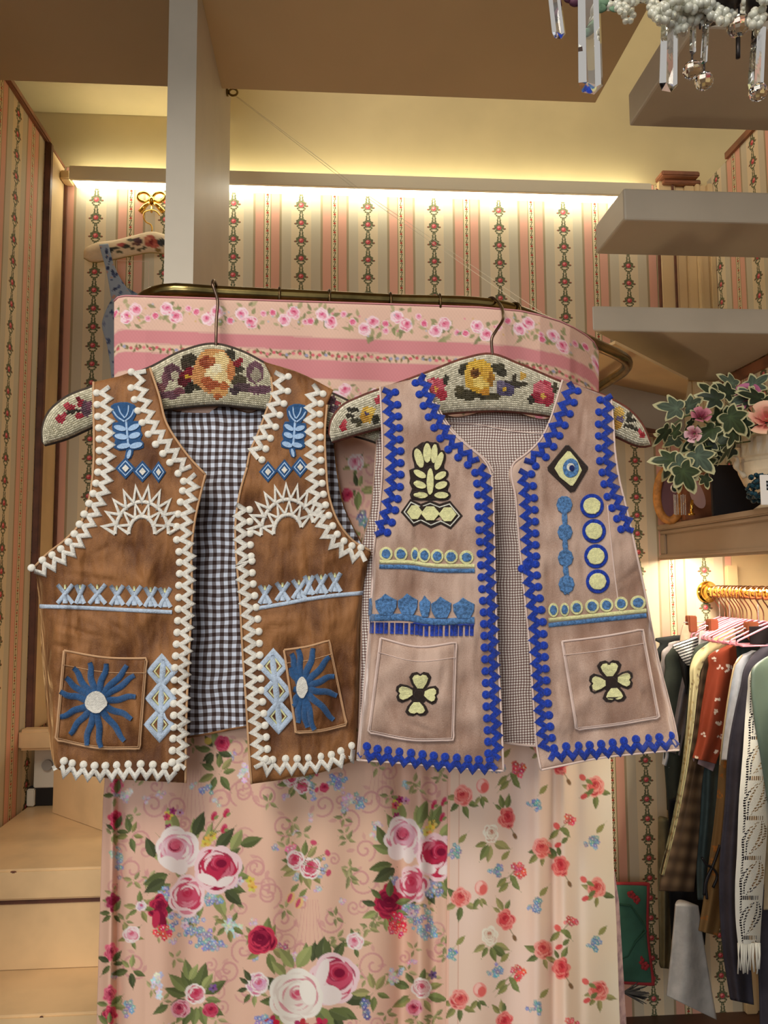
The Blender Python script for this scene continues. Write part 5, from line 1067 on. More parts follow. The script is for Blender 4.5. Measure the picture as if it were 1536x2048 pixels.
LB3 = [(300, 482, 13, 12, (176, 84, 66)), (296, 480, 7, 6, (206, 130, 100)), (302, 484, 6, 5, (130, 40, 40)), (310, 492, 7, 5, (196, 100, 80)), (275, 483, 9, 8, (84, 50, 56)), (270, 487, 5, 4, (120, 84, 70)), (323, 484, 8, 8, (60, 62, 62)), (243, 490, 8, 5, (176, 78, 72)), (252, 493, 7, 5, (64, 66, 58)), (232, 496, 6, 3, (70, 66, 52)), (222, 500, 7, 5, (56, 54, 50)), (262, 480, 7, 3, (80, 76, 56)), (266, 497, 5, 2.5, (90, 76, 50)), (278, 500, 4, 3, (96, 80, 52)), (288, 496, 5, 3, (70, 66, 46)), (240, 504, 8, 2.5, (90, 84, 60)), (316, 500, 7, 4, (140, 110, 60))]
def paint3(x, y, r):
    c = blobs(LB3, x, y); return jit(c, r, 10) if c else jit((224, 200, 164), r, 6)
hp3 = [PY(303, 466, 1.866), PY(304, 456, 1.866), PY(302, 450, 1.866), PY(292, 444, 1.866), PY(287, 434, 1.866), PY(290, 424, 1.866), PY(298, 421, 1.866), PY(307, 421, 1.866), PY(316, 426, 1.866), PY(319, 431, 1.866)]
def small_hanger():
    T = thing('padded_hanger', tuple(PY(303, 524, 1.866)), 'cream padded hanger with red rose hanging from the brass bow', 'hanger')
    T_, B_ = resample(hl, 70), resample(hb, 70); V, C = [], []; NR = 22
    G = np.zeros((NR*2, 70, 3)); CC = np.zeros((NR*2, 70, 3)); r = random.Random(2)
    for k in range(NR*2):
        v = .5-.5*math.cos(math.pi*min(1, (k/(NR-1)) if k < NR else (2*NR-1-k)/(NR-1)))
        for u in range(70):
            p = T_[u]*(1-v)+B_[u]*v; e = math.sqrt(max(0, 1-(2*v-1)**2))*min(1, (min(u, 69-u)+.5)/5)**.5*.013
            G[k, u] = PY(p[0], p[1], 1.866+(e if k >= NR else -e)); CC[k, u] = lin(paint3(p[0], p[1], r))[:3]
    idx = np.arange(NR*2*70).reshape(NR*2, 70); Fc = []
    for k in range(NR*2):
        for u in range(69): Fc.append((idx[k, u], idx[(k+1) % (NR*2), u], idx[(k+1) % (NR*2), u+1], idx[k, u+1]))
    mobj('padded_cover', G.reshape(-1, 3), Fc, M_needle, T, True, cols=CC.reshape(-1, 3))
    q = MB(); q.tube([PY(p[0], p[1], 1.866) for p in B_[::3]], .0016, 6); q.obj('cord', mat('olive_cord', (150, 124, 60), .7), T, smooth=True)
    q = MB(); q.tube(smooth3(hp3, 50), .0016, 8); q.obj('hook', M_gold, T, smooth=True)
small_hanger()
M_blue = vcol('blue_floral_cotton', .85, 900, .1)
def floral(shape, base, blobs_, R):
    C = np.empty(shape+(3,)); C[:] = lin(base)[:3]; return C
DR = thing('strap_dress', tuple(PY(215, 700, 1.84)), 'pale blue floral dress hanging by its strap behind the curtain', 'dress')
def cloth(name, G2, Yf, base, spots, parent, m, thick=.0012, seed=1, nspot=30, rs=(2, 5)):
    R = random.Random(seed); C = np.empty(G2.shape[:2]+(3,)); C[:] = lin(base)[:3]
    for _ in range(nspot):
        i, j = R.randrange(G2.shape[0]), R.randrange(G2.shape[1]); c = G2[i, j]; r = R.uniform(*rs); col = np.array(lin(R.choice(spots))[:3])
        d = np.hypot(G2[..., 0]-c[0], G2[..., 1]-c[1]); C[d < r] = col
    return grid(name, PYa(G2[..., 0], G2[..., 1], Yf(G2[..., 0], G2[..., 1])), m, parent, thick=thick, cols=C)
G2 = coons([(198, 489), (216, 487)], [(224, 606), (272, 602)], [(198, 489), (212, 540), (224, 606)], [(216, 487), (232, 540), (272, 602)], 50, 16)
cloth('strap', G2, lambda x, y: np.interp(y, [480, 500, 600], [1.853, 1.848, 1.84])+0*x, (158, 172, 190), [(70, 84, 120), (90, 104, 140), (196, 150, 130), (60, 70, 100)], DR, M_blue, seed=4, nspot=34, rs=(1.5, 4))
G2 = coons([(226, 560), (280, 590)], [(236, 620), (300, 640)], [(226, 560), (228, 590), (236, 620)], [(280, 590), (290, 615), (300, 640)], 24, 24)
cloth('neckline', G2, lambda x, y: 1.858+0*x, (140, 156, 178), [(70, 84, 120), (80, 94, 130)], DR, M_blue, seed=5, nspot=20, rs=(2, 4))
G2 = coons([(223, 598), (275, 598)], [(230, 900), (330, 900)], [(223, 598), (212, 620), (204, 645), (214, 690), (230, 900)], [(275, 598), (300, 620), (310, 645), (312, 700), (330, 900)], 80, 50)
cloth('bodice', G2, lambda x, y: 1.842+.004*np.sin(x/7.), (156, 168, 184), [(70, 84, 120), (90, 104, 140), (60, 70, 100), (120, 132, 160)], DR, M_blue, seed=6, nspot=130, rs=(2, 5))
q = MB(); q.tube([PY(232, 600, 1.85), PY(233, 521, 1.85), PY(297, 523, 1.85), PY(298, 600, 1.85)], .0009, 6); q.obj('clear_card_frame', mat('clear_card_edge', (224, 200, 178), .3), label='thin clear card frame below the padded hanger', cat='card frame')

M_thread = mat('pale_thread', (214, 200, 170), .6)
EP = PX(453, 184, -.21)
EH = thing('eye_hook', (EP[0], EP[1], EP[2]-.01), 'small brass screw eye on the side of the post', 'hook')
q = MB(); q.tube([EP+np.array([.0, 0, 0]), EP+np.array([.004, 0, 0])], .0085, 12); q.obj('plate', M_brass, EH)
q = MB(); q.tube([EP+np.array([.0135+.0085*math.cos(a), .002*math.sin(a), .0085*math.sin(a)]) for a in np.linspace(0, 6.283, 21)[:-1]], .0022, 8, closed=True); q.obj('eye', M_brass, EH, smooth=True)
a0 = EP+np.array([.018, 0, -.008])
for i, (px, nm) in enumerate(((1044, 'upper'), (1084, 'lower'))):
    e, _k = rail_at(px); q = MB(); q.tube([a0+np.array([0, 0, .002*i]), (a0+e)/2+np.array([0, 0, -.004]), e+np.array([0, 0, .013])], .00035, 5)
    q.obj('thread', M_thread, label=('thin pale thread from the screw eye, the one ending nearer the beige hanger hook' if i == 0 else 'thin pale thread from the screw eye, the one ending farther right on the rail'), cat='thread', group='threads to the curtain rail')

# ================================================================== chandelier near the lens
M_glass = mat('cut_crystal', (250, 250, 250), .02, trans=1, ior=1.52)
M_acryl = mat('milky_acrylic', (248, 248, 232), .08, trans=.55, ior=1.45, spec=.8)
M_dkm = mat('dark_metal', (52, 46, 44), .4, metal=.7); M_petal = mat('purple_silk', (84, 40, 60), .7); M_leafg = mat('green_silk', (96, 124, 96), .7)
CY = .56
CH = thing('crystal_chandelier', tuple(PY(1400, 60, CY)), 'crystal chandelier with prism drops at the top right corner', 'chandelier')
px2m = CY/FPX
def prism_drop(x, yt, yb, wpx, tilt=0):
    """cut prism: lozenge section, slanted chisel tip"""
    t = PY(x-tilt, yt, CY); b = PY(x, yb, CY); w_ = wpx*px2m*.5; d = w_*.62
    sec = [(-w_, 0), (-w_*.55, -d), (w_*.1, -d*1.15), (w_*.62, -d), (w_, 0), (w_*.5, d), (-w_*.5, d)]; n = len(sec); V = []
    for p, k, lo in ((t, .92, 0), (b, 1, 1)):
        for (u, v) in sec: V.append(p+np.array([u*k, v*k, (abs(u-w_*.1)*.75 if lo else 0)]))
    Fc = [(i, (i+1) % n, n+(i+1) % n, n+i) for i in range(n)]+[list(range(n))[::-1], list(range(n, 2*n))]
    mobj('prism_drop', V, Fc, M_glass, CH)
for a in ((1118, -30, 76, 30, 12), (1182, -10, 186, 54, 4), (1338, 30, 182, 42, -2), (1386, 40, 108, 15, 0), (1408, 50, 128, 16, -4), (1512, 60, 182, 36, -6)): prism_drop(*a)
def bead(x, y, r, m=M_glass):
    q = MB(); q.ball(PY(x, y, CY), r*px2m, 10, 7); q.obj('bead', m, CH)
for (x, y, r) in ((1384, 140, 20), (1408, 162, 20), (1516, 184, 20), (1476, 52, 24)): bead(x, y, r)
R = random.Random(8)
for i in range(46):
    x = R.uniform(1205, 1430) if i < 36 else R.uniform(1420, 1545); y = R.uniform(-30, 34)+np.interp(x, [1200, 1290, 1420, 1540], [-18, 14, 20, 10]); r = R.uniform(17, 27)
    p = PY(x, y, CY+R.uniform(-.02, .02)); q = MB(); n = 6
    for k in range(n): a = 6.283*k/n; q.ball(p+np.array([math.cos(a)*r*.55*px2m, R.uniform(-.3, .3)*r*px2m, math.sin(a)*r*.55*px2m]), r*.42*px2m, 8, 6)
    q.obj('acrylic_flower', M_acryl, CH, smooth=True)
for (x, y, rx, rz) in ((1425, 12, 58, 26), (1530, 8, 40, 30)):
    q = MB(); c = PY(x, y, CY); q.lathe([(rx*.15*px2m, -rz*px2m), (rx*.7*px2m, -rz*.72*px2m), (rx*px2m, -rz*.1*px2m), (rx*.95*px2m, rz*.8*px2m), (rx*.9*px2m, rz*1.3*px2m)], c, 20); q.obj('candle_cup', M_dkm, CH, smooth=True)
for (x, y0, y1) in ((1476, 76, 116), (1384, 108, 124), (1408, 128, 146), (1513, 150, 168), (1400, 30, 58), (1478, 0, 34)):
    q = MB(); q.tube([PY(x, y0, CY), PY(x, y1, CY)], (5 if y1-y0 > 30 and y0 > 60 else 2.4)*px2m, 8); q.obj('wire_pin', M_dkm, CH, smooth=True)
for (x, y, r) in ((1150, 2, 16), (1166, 12, 13), (1138, -4, 14)): q = MB(); q.ball(PY(x, y, CY+.01), r*px2m, 8, 6, (1, .6, .8)); q.obj('silk_petal', M_petal, CH, smooth=True)
for (x, y, r, a) in ((1195, 16, 22, .3), (1230, 18, 14, -.4), (1205, 4, 18, .1)): q = MB(); q.ball(PY(x, y, CY+.005), r*px2m, 10, 6, (1, .25, .55)); q.obj('silk_leaf', M_leafg, CH, smooth=True)
q = MB(); q.tube([PY(x, y, CY+.03) for x, y in ((1090, -40), (1200, -14), (1320, -8), (1430, -14), (1560, -30))], .006, 10); q.tube([PY(1340, -10, CY+.03), PY(1340, -300, CY+.05)], .008, 10); q.obj('arm', M_dkm, CH, smooth=True)

# ================================================================== plant urn and trinkets on the shelf
SZ = H(.1335)
uc = np.array([.915, 1.50, SZ])
UR = thing('plant_urn', tuple(uc), 'cream fluted urn on the right shelf filled with ivy and roses', 'urn')
M_urn = mat('cream_ceramic', (216, 200, 172), .45, vary=.1, vs=20)
prof = [(.046, 0), (.05, .006), (.036, .016), (.034, .026), (.05, .038), (.066, .056), (.076, .08), (.079, .098), (.0765, .101), (.077, .106), (.080, .110), (.081, .132), (.080, .146), (.087, .15), (.089, .156), (.085, .16), (.078, .158), (.074, .12)]
fl_ = [0]*10+[0, .022, .022, .01, 0, 0, 0, 0]
q = MB(); q.lathe(prof, uc, 56, fl_); q.obj('bowl', M_urn, UR, smooth=False)
for sg in (-1, 1):
    hs = [uc+np.array([sg*.078, 0, .135]), uc+np.array([sg*.094, 0, .138]), uc+np.array([sg*.097, 0, .118]), uc+np.array([sg*.086, 0, .105]), uc+np.array([sg*.09, 0, .092]), uc+np.array([sg*.072, 0, .07])]
    q = MB(); q.tube(smooth3(hs, 24), [.005+.002*math.sin(k*.9) for k in range(24)], 8); q.obj('handle', M_urn, UR, smooth=True)
q = MB(); q.lathe([(.074, .14), (.05, .15), (.01, .155)], uc, 24); q.obj('soil', mat('moss', (50, 48, 34), .9), UR)
PL = thing('ivy_bouquet', tuple(uc+np.array([0, 0, .14])), 'variegated silk ivy and pink roses spilling from the cream urn', 'plant')
M_ivy = vcol('variegated_ivy', .55, 300, .15, spec=.4)
ivr = random.Random(31)
_lk = [(0, 1.0), (14, .80), (30, .46), (44, .60), (58, .78), (70, .60), (88, .38), (104, .46), (122, .54), (145, .40), (168, .24), (180, .14)]
def ivy(x, y, L, ang, Y, tone=0, sk=None, bend=None):
    """lobed leaf with its stalk end at pixel x, y pointing along ang (frame, y down); L pixels long"""
    sk = ivr.uniform(-.75, .75) if sk is None else sk; bend = ivr.uniform(0, .7) if bend is None else bend
    o = PY(x, y, Y); k = L*.82*Y/FPX; ax = Rv*math.cos(ang)-Uv*math.sin(ang); ay = Rv*math.sin(ang)+Uv*math.cos(ang); nrm = np.cross(ax, ay)
    g = [(42, 56, 34), (54, 70, 42), (78, 94, 78), (32, 46, 28)][tone]; e = (196, 194, 150); n = 48; ph = ivr.random()*6
    da, dr = [q[0] for q in _lk], [q[1] for q in _lk]
    def pt(u, v): return o+ax*((v+.14)*k)+ay*(u*k*(1-.55*abs(sk)))+nrm*(k*(-bend*.6*v*abs(v)+.22*abs(u)-.5*u*u+sk*u*.9))
    V, C = [pt(0, 0)], [lin([c*1.25 for c in g])[:3]]
    wv_ = [1+.035*math.sin(7*6.283*i/n+ph)+.02*math.sin(13*6.283*i/n) for i in range(n)]
    for r_, (sc_, c) in enumerate(((.35, g), (.66, g), (.84, [v*.92 for v in g]), (.92, e), (1.0, e))):
        for i in range(n):
            th = 360*i/n; t_ = th if th <= 180 else 360-th; r = np.interp(t_, da, dr)*wv_[i]; q = sc_
            if r_ in (2, 3): q -= .05*(.5+.5*math.sin(5*6.283*i/n+ph*2))
            V.append(pt(r*q*math.sin(math.radians(th)), r*q*math.cos(math.radians(th)))); m_ = .85+.3*((i*7) % 5)/5 if r_ < 3 else 1; C.append(lin([v*m_ for v in c])[:3])
    Fc = [(0, 1+i, 1+(i+1) % n) for i in range(n)]
    for r in range(4): Fc += [(1+r*n+i, 1+(r+1)*n+i, 1+(r+1)*n+(i+1) % n, 1+r*n+(i+1) % n) for i in range(n)]
    return mobj('leaf', V, Fc, M_ivy, PL, True, cols=np.array(C))
for a in ((1360, 818, 62, 3.3, 1.42, 2, .2), (1372, 815, 50, -.5, 1.43, 2, .3), (1336, 858, 52, 2.3, 1.41, 0), (1345, 870, 40, -.9, 1.42, 1, .3), (1350, 918, 60, 3.05, 1.42, 1, .4), (1352, 925, 66, .65, 1.40, 2, -.1), (1362, 935, 70, 1.05, 1.39, 1), (1390, 905, 66, .85, 1.40, 2, .2), (1356, 940, 52, 1.5, 1.41, 3),
          (1400, 900, 40, .1, 1.43, 2, .3), (1428, 855, 60, 2.4, 1.41, 1), (1455, 828, 70, .8, 1.39, 1), (1450, 830, 66, .25, 1.40, 0), (1440, 800, 56, 3.4, 1.44, 3, .2), (1430, 792, 50, 3.9, 1.46, 0), (1462, 790, 52, -2.5, 1.45, 3), (1470, 770, 50, -2.6, 1.48, 2), (1500, 775, 56, -.6, 1.50, 2), (1470, 860, 46, 1.9, 1.40, 0), (1420, 880, 46, 1.7, 1.42, 3), (1480, 840, 50, 1.0, 1.40, 3), (1505, 800, 46, .5, 1.47, 3), (1392, 838, 36, -1.4, 1.43, 3), (1408, 952, 34, 1.2, 1.42, 0), (1384, 842, 30, 2.2, 1.42, 3)): ivy(*a)
for _ in range(26):
    t_ = ivr.random(); x_, y_ = (1345+t_*190, 925-t_*110+ivr.uniform(-45, 45)); ivy(x_, y_, ivr.uniform(40, 62), ivr.uniform(0, 6.28), 1.44+ivr.uniform(-.02, .05), ivr.randrange(4))
M_stem = mat('green_stem', (74, 88, 48), .6)
for pts in (((1520, 880, 1.49), (1470, 855, 1.44), (1420, 850, 1.42), (1380, 830, 1.42), (1345, 850, 1.42)), ((1520, 880, 1.49), (1450, 890, 1.43), (1390, 900, 1.41), (1352, 925, 1.41)), ((1525, 870, 1.5), (1490, 810, 1.47), (1460, 790, 1.46), (1430, 792, 1.46)), ((1470, 855, 1.44), (1410, 870, 1.42), (1395, 850, 1.42))):
    q = MB(); q.tube(smooth3([PY(*p) for p in pts], 24), .0016, 6); q.obj('stem', M_stem, PL, smooth=True)
def bloom3d(x, y, rpx, Y, c_out, c_in, ax_px, name='rose'):
    """rose built from curled petals; axis tips towards ax_px in the frame"""
    o = PY(x, y, Y); r = rpx*Y/FPX; tip = PY(x+ax_px[0], y+ax_px[1], Y-.03)-o; A = tip/np.linalg.norm(tip); B = np.cross(A, (0, 0, 1.)); B /= np.linalg.norm(B); D = np.cross(A, B)
    V, Fc, C = [], [], []
    for ring, (n, rad, hgt, op_) in enumerate(((3, .25, .95, .25), (5, .5, .95, .5), (5, .8, .8, .95))):
        for k in range(n):
            a0 = 6.283*k/n+ring*.6; base = len(V); S_, T_ = 7, 6
            for i in range(T_):
                t = i/(T_-1)
                for j in range(S_):
                    s = (j/(S_-1)-.5)*2; wv_ = math.sin(min(1, t*1.25+.12)*math.pi*.62)*(1-.25*t*s*s)
                    a = a0+s*(3.3/n)*wv_; rr = r*rad*(.25+.75*math.sin(t*1.57))*(1+op_*.35*t**3)
                    V.append(o+A*(r*hgt*(t-.35-.12*t*s*s-op_*.25*t**4))+(B*math.cos(a)+D*math.sin(a))*rr); f = min(1, t*.9+ring*.12); C.append(lin([u*(1-f)+v*f for u, v in zip(c_in, c_out)])[:3])
            for i in range(T_-1):
                for j in range(S_-1): Fc.append((base+i*S_+j, base+i*S_+j+1, base+(i+1)*S_+j+1, base+(i+1)*S_+j))
    mobj(name, V, Fc, M_ivy, PL, True, cols=np.array(C))
bloom3d(1402, 832, 20, 1.40, (196, 124, 138), (136, 40, 70), (6, -26)); bloom3d(1387, 868, 17, 1.39, (220, 182, 188), (184, 90, 116), (-10, 4)); bloom3d(1492, 796, 30, 1.46, (190, 108, 146), (120, 26, 84), (-14, -26)); bloom3d(1532, 838, 36, 1.39, (234, 190, 160), (214, 92, 96), (-10, -18))

# trinkets left of the urn
M_straw = mat('orange_wood', (196, 132, 62), .6, vary=.2, vs=80); M_mauve = mat('mauve_velvet', (120, 84, 90), .8, sheen=.4); M_stone = mat('green_stone', (30, 54, 44), .15); M_crys = mat('rhinestone', (232, 230, 226), .08, metal=.6)
OD = thing('oval_stand', tuple(PX(1330, 1040, .87)), 'orange wooden oval display stand behind the ivy on the shelf', 'stand')
OY = 1.80
oc = PY(1338, 990, OY)
q = MB(); q.tube([oc+np.array([.030*math.cos(a), .004*math.sin(a*2), .062*math.sin(a)]) for a in np.linspace(0, 6.283, 33)[:-1]], .010, 10, closed=True); q.obj('rim', M_straw, OD, smooth=True)
q = MB(); q.lathe([(.001, -.004), (.03, -.003), (.03, .003), (.001, .004)], (0, 0, 0), 24); V = [(oc[0]+a, oc[1]+.004+c, oc[2]+b*2.0) for a, b, c in q.v]; mobj('back', V, q.f, M_mauve, OD)
BR = thing('brooch', tuple(PY(1355, 1032, 1.74)), 'dark green stone brooch with rhinestone tassels beside the oval stand', 'brooch')
q = MB(); q.ball(PY(1350, 976, 1.74), .0075, 12, 8, (1, .6, 1.2)); q.obj('stone', M_stone, BR, smooth=True)
q = MB(); q.tube([PY(1350+7.5*math.cos(a), 976+8.5*math.sin(a), 1.738) for a in np.linspace(0, 6.283, 19)[:-1]], .0018, 6, closed=True); q.obj('setting', M_crys, BR)
for i, x in enumerate((1348, 1351, 1355, 1362, 1366, 1370)):
    q = MB()
    for k in range(14): q.ball(PY(x+k*.1, 990+k*2.9+(i % 2), 1.738), .0019, 5, 4)
    q.obj('tassel', M_crys, BR)
q = MB(); q.ball(PY(1357, 955, 1.745), .013, 10, 8, (.7, .6, 1.2)); q.obj('beadwork', mat('garnet_beads', (110, 46, 40), .3, bmp=.8, bs=300), BR, smooth=True)
MR = thing('hand_mirror', tuple(PY(1395, 1030, 1.70)), 'pale pink oval hand mirror leaning on the shelf behind the ivy', 'mirror')
V = [PY(1393+14*math.cos(a)*(1+.2*math.sin(a))+10*math.sin(a), 985+32*math.sin(a), 1.70+dy) for dy in (0, .006) for a in np.linspace(0, 6.283, 25)[:-1]]
mobj('glass', V, [list(range(24))[::-1], list(range(24, 48))]+[(i, (i+1) % 24, 24+(i+1) % 24, 24+i) for i in range(24)], mat('pink_glass', (196, 156, 146), .15), MR)
q = MB(); q.tube([PY(1384, 1000, 1.695), PY(1383, 1030, 1.695)], .0035, 8); q.ball(PY(1383, 1028, 1.695), .006, 10, 6, (1.4, 1.4, .6)); q.obj('handle', M_gold, MR, smooth=True)
b0, b1 = PY(1372, 1034, 1.77), PY(1428, 930, 1.77)
q = MB(); q.bbox(b0[0], b1[0], 1.77, 1.80, SZ, b1[2], .003); q.obj('wood_box', M_wood, label='reddish wooden box standing behind the pink mirror', cat='box')
c0, c1_ = PY(1428, 1030, 1.64), PY(1510, 930, 1.64)
q = MB(); q.bbox(c0[0], .995, 1.64, 1.652, SZ, c1_[2], .002); q.obj('black_board', mat('black_board', (26, 24, 28), .6), label='plain black board standing behind the urn', cat='board')
TG = thing('tinsel_ball', tuple(PY(1516, 1012, 1.39)), 'teal tinsel ornament with a white tag in front of the urn', 'ornament')
q = MB(); R = random.Random(4); cc = PY(1522, 978, 1.39)
for _ in range(90):
    d = np.array([R.gauss(0, 1), R.gauss(0, 1), R.gauss(0, 1)]); d /= np.linalg.norm(d); d *= np.array([.026, .022, .031]); q.ball(cc+d*R.uniform(.7, 1), R.uniform(.003, .006), 5, 4)
q.obj('tinsel', mat('teal_tinsel', (30, 74, 90), .3, metal=.4, vary=.5, vs=200), TG)
q = MB(); w0, w1 = PY(1522, 1010, 1.358), PY(1575, 950, 1.358); q.bbox(w0[0], w1[0], 1.356, 1.359, w0[2], w1[2], .0008); q.obj('tag', mat('white_card', (232, 228, 222), .6), TG)
q = MB(); e0 = PY(1533, 980, 1.356); hx, hz = .0085, .017
for (x0, x1, z0, z1) in ((0, .003, 0, hz), (0, hx, 0, .003), (0, hx*.85, hz/2-.0015, hz/2+.0015), (0, hx, hz-.003, hz)): q.box(e0[0]+x0, e0[0]+x1, 1.3552, 1.3556, e0[2]+z0, e0[2]+z1)
q.obj('letter', mat('grey_print', (120, 124, 130), .6), TG)

# ================================================================== clothes rail and clothes
RX, RZc = .953, H(-.037)
CR = thing('clothes_rail', (RX, 1.5, RZc-.014), 'polished twisted brass clothes rail under the shelf light', 'rail')
q = MB(); seg = 16; V = []; n = 150
for i in range(n+1):
    y = 1.875-i*(1.0/n)
    for k in range(seg): a = 6.283*k/seg; r = .0135*(1+.10*math.cos(4*(a+i*.35))); V.append((RX+r*math.cos(a), y, RZc+r*math.sin(a)))
q.add(V, [(i*seg+k, (i+1)*seg+k, (i+1)*seg+(k+1) % seg, i*seg+(k+1) % seg) for i in range(n) for k in range(seg)]); q.obj('twisted_tube', M_gold, CR, smooth=True)
T9 = np.array([[1, 0, 0], [0, 0, -1], [0, 1, 0]], float)
q = MB(); q.lathe([(.027, 0), (.028, .003), (.026, .007), (.022, .009), (.0215, .012), (.018, .015), (.017, .019), (.0145, .022), (.014, .034)], (RX, 1.8995, RZc), 32, tilt=T9); q.obj('rosette', M_gold, CR, smooth=True)
M_pinkh = mat('pink_hanger', (226, 140, 156), .4); M_rose = mat('rose_steel', (176, 120, 96), .25, metal=1)
def onrail(px): return PX(px, 1186, RX)[1]
NTH = ['first', 'second', 'third', 'fourth', 'fifth', 'sixth', 'seventh', 'eighth', 'ninth', 'tenth', 'eleventh', 'twelfth', 'thirteenth']
def phanger(i, px, sh_l, drop=46):
    Y = onrail(px); top = np.array([RX, Y, RZc]); T = thing('wire_hanger', (RX, Y, RZc-.11), f'pink coated hanger with rose metal hook, {NTH[i]} from the brass rosette', 'hanger', 'pink hangers on the clothes rail')
    r = .0165; pts = [top+np.array([r*math.cos(a), .0, r*math.sin(a)]) for a in np.linspace(-.5, math.pi, 10)]+[top+np.array([-.015, 0, -.012]), top+np.array([-.006, 0, -.026]), top+np.array([0, 0, -.038]), top+np.array([0, 0, -.062])]
    q = MB(); q.tube(smooth3(pts, 40), .0013, 6); q.obj('hook', M_rose, T, smooth=True)
    n0 = top+np.array([0, 0, -.06]); l = n0+np.array([-sh_l, -.02, -.036]); rr = n0+np.array([sh_l, .02, -.036])
    q = MB(); q.tube([l+np.array([.01, .004, -.012]), l+np.array([-.004, 0, -.006]), l, n0+np.array([-.03, -.01, -.008]), n0, n0+np.array([.03, .01, -.008]), rr, rr+np.array([.004, 0, -.006]), rr+np.array([-.01, -.004, -.012])], .0021, 8); q.tube([l+np.array([.01, .004, -.012]), rr+np.array([-.01, -.004, -.012])], .0018, 6)
    q.obj('body', M_pinkh, T, smooth=True)
for i, px in enumerate((1437, 1447, 1454, 1463, 1470, 1477, 1483, 1491, 1500, 1512, 1524, 1538, 1552)): phanger(i, px, .10)

def gar(name, label, cat, left, right, Yn, m, slope=.0006, nr=70, nc=22, fold=.006, thick=.022, parent=None, cols=None, fseed=0., hole=None):
    G = coons([left[0], right[0]], [left[-1], right[-1]], left, right, nr, nc)
    xr_ = right[0][0]; s = np.linspace(0, 1, nc)[None]; v = np.linspace(0, 1, nr)[:, None]
    Y = Yn+slope*(G[..., 0]-xr_)+fold*np.sin(s*9+fseed+v*1.5)*np.clip(v*2, 0, 1)-thick*.5*np.sin(math.pi*s)
    Pw = PYa(G[..., 0], G[..., 1], Y)
    kw = {} if parent else dict(label=label, cat=cat, group='clothes on the brass rail')
    C = cols(G) if cols else None
    return grid(name, Pw, m, parent, thick=thick*(.15+.85*np.sin(math.pi*s))*np.ones((nr, 1)), cols=C, **kw), G
def cl(c, **k): return mat('cloth_%d_%d_%d' % c, c, .85, spec=.15, vary=.12, vs=25, bmp=.2, bs=400, **k)
gar('jacket', 'black jacket hanging first from the wall on the clothes rail', 'jacket', [(1425, 1266), (1350, 1271), (1322, 1290), (1313, 1330), (1320, 1400), (1330, 1500), (1335, 1620)], [(1432, 1266), (1440, 1275), (1440, 1290), (1430, 1330), (1420, 1400), (1410, 1500), (1400, 1620)], 1.865, cl((46, 48, 46)), .0004)
gar('blouse', 'pale grey blouse on a pink hanger behind the striped sleeve', 'blouse', [(1420, 1276), (1370, 1280), (1335, 1294), (1323, 1322), (1325, 1400), (1330, 1500)], [(1432, 1276), (1430, 1285), (1428, 1300), (1425, 1340), (1415, 1400), (1400, 1500)], 1.845, cl((196, 184, 180)), .0004)
def clip(x, y0, y1, wd_, Y, label, ang=0):
    T = thing('clip_hanger', tuple(PY(x, y1, Y)), label, 'hanger', 'clip hangers'); a, b = PY(x-wd_/2, y1, Y), PY(x+wd_/2, y0, Y)
    q = MB(); q.bbox(a[0], b[0], Y-.012, Y-.005, a[2], b[2], .002); q.obj('clip', mat('copper_clip', (150, 88, 60), .3, metal=.5), T)
    q = MB(); q.bbox(a[0], b[0], Y+.004, Y+.01, a[2]+.004, b[2], .002); q.obj('clip', bpy.data.materials['copper_clip'], T)
    p0, p1 = PY(x-14, y0+14, Y), np.array([RX, Y+.05, PY(x, y0+14, Y)[2]]); q = MB(); q.tube([p0, p1], .0016, 6); q.tube([p1, np.array([RX, Y+.05, RZc+.014])], .0014, 6); q.obj('bar', M_crys, T, smooth=True)
gar('skirt', 'beige pleated skirt waistband held by the leftmost copper clip', 'skirt', [(1366, 1250), (1362, 1265), (1360, 1282), (1355, 1330)], [(1398, 1252), (1398, 1268), (1396, 1285), (1394, 1330)], 1.80, cl((190, 168, 142)), fold=.004, thick=.012)
clip(1382, 1231, 1264, 15, 1.79, 'copper clip hanger gripping the beige pleated skirt')
gar('shirt', 'dark olive shirt behind the striped ruffle sleeve', 'shirt', [(1408, 1282), (1365, 1288), (1340, 1303), (1331, 1340), (1325, 1400), (1328, 1500), (1340, 1660)], [(1420, 1282), (1418, 1295), (1415, 1310), (1405, 1350), (1395, 1420), (1390, 1500), (1385, 1660)], 1.815, cl((58, 62, 54)))
cdg, _ = gar('cardigan', 'grey sleeve with white cuff showing left of the cream coat', 'cardigan', [(1392, 1300), (1372, 1330), (1356, 1375), (1344, 1440), (1332, 1500)], [(1400, 1300), (1392, 1330), (1384, 1375), (1374, 1440), (1360, 1512)], 1.79, cl((124, 116, 118)))
gar('cuff', 'white cuff hanging below the grey sleeve', 'cuff', [(1328, 1500), (1326, 1515), (1324, 1528)], [(1346, 1502), (1344, 1518), (1338, 1536)], 1.775, cl((190, 190, 194)), nr=10, nc=8, thick=.006, parent=cdg)
def stripes(G):
    k = ((G[..., 1]-G[..., 0]*-.35)/6.2) % 1; C = np.where((k < .5)[..., None], np.array(lin((226, 224, 218))[:3]), np.array(lin((40, 40, 40))[:3])); return C
M_vc = vcol('printed_cloth', .8, 700, .15)
stt, _ = gar('striped_top', 'black and white striped ruffle top on the clothes rail', 'top', [(1392, 1274), (1350, 1288), (1358, 1308), (1372, 1330)], [(1400, 1275), (1404, 1290), (1402, 1310), (1398, 1334)], 1.765, M_vc, nr=60, nc=40, fold=.002, thick=.016, cols=stripes)
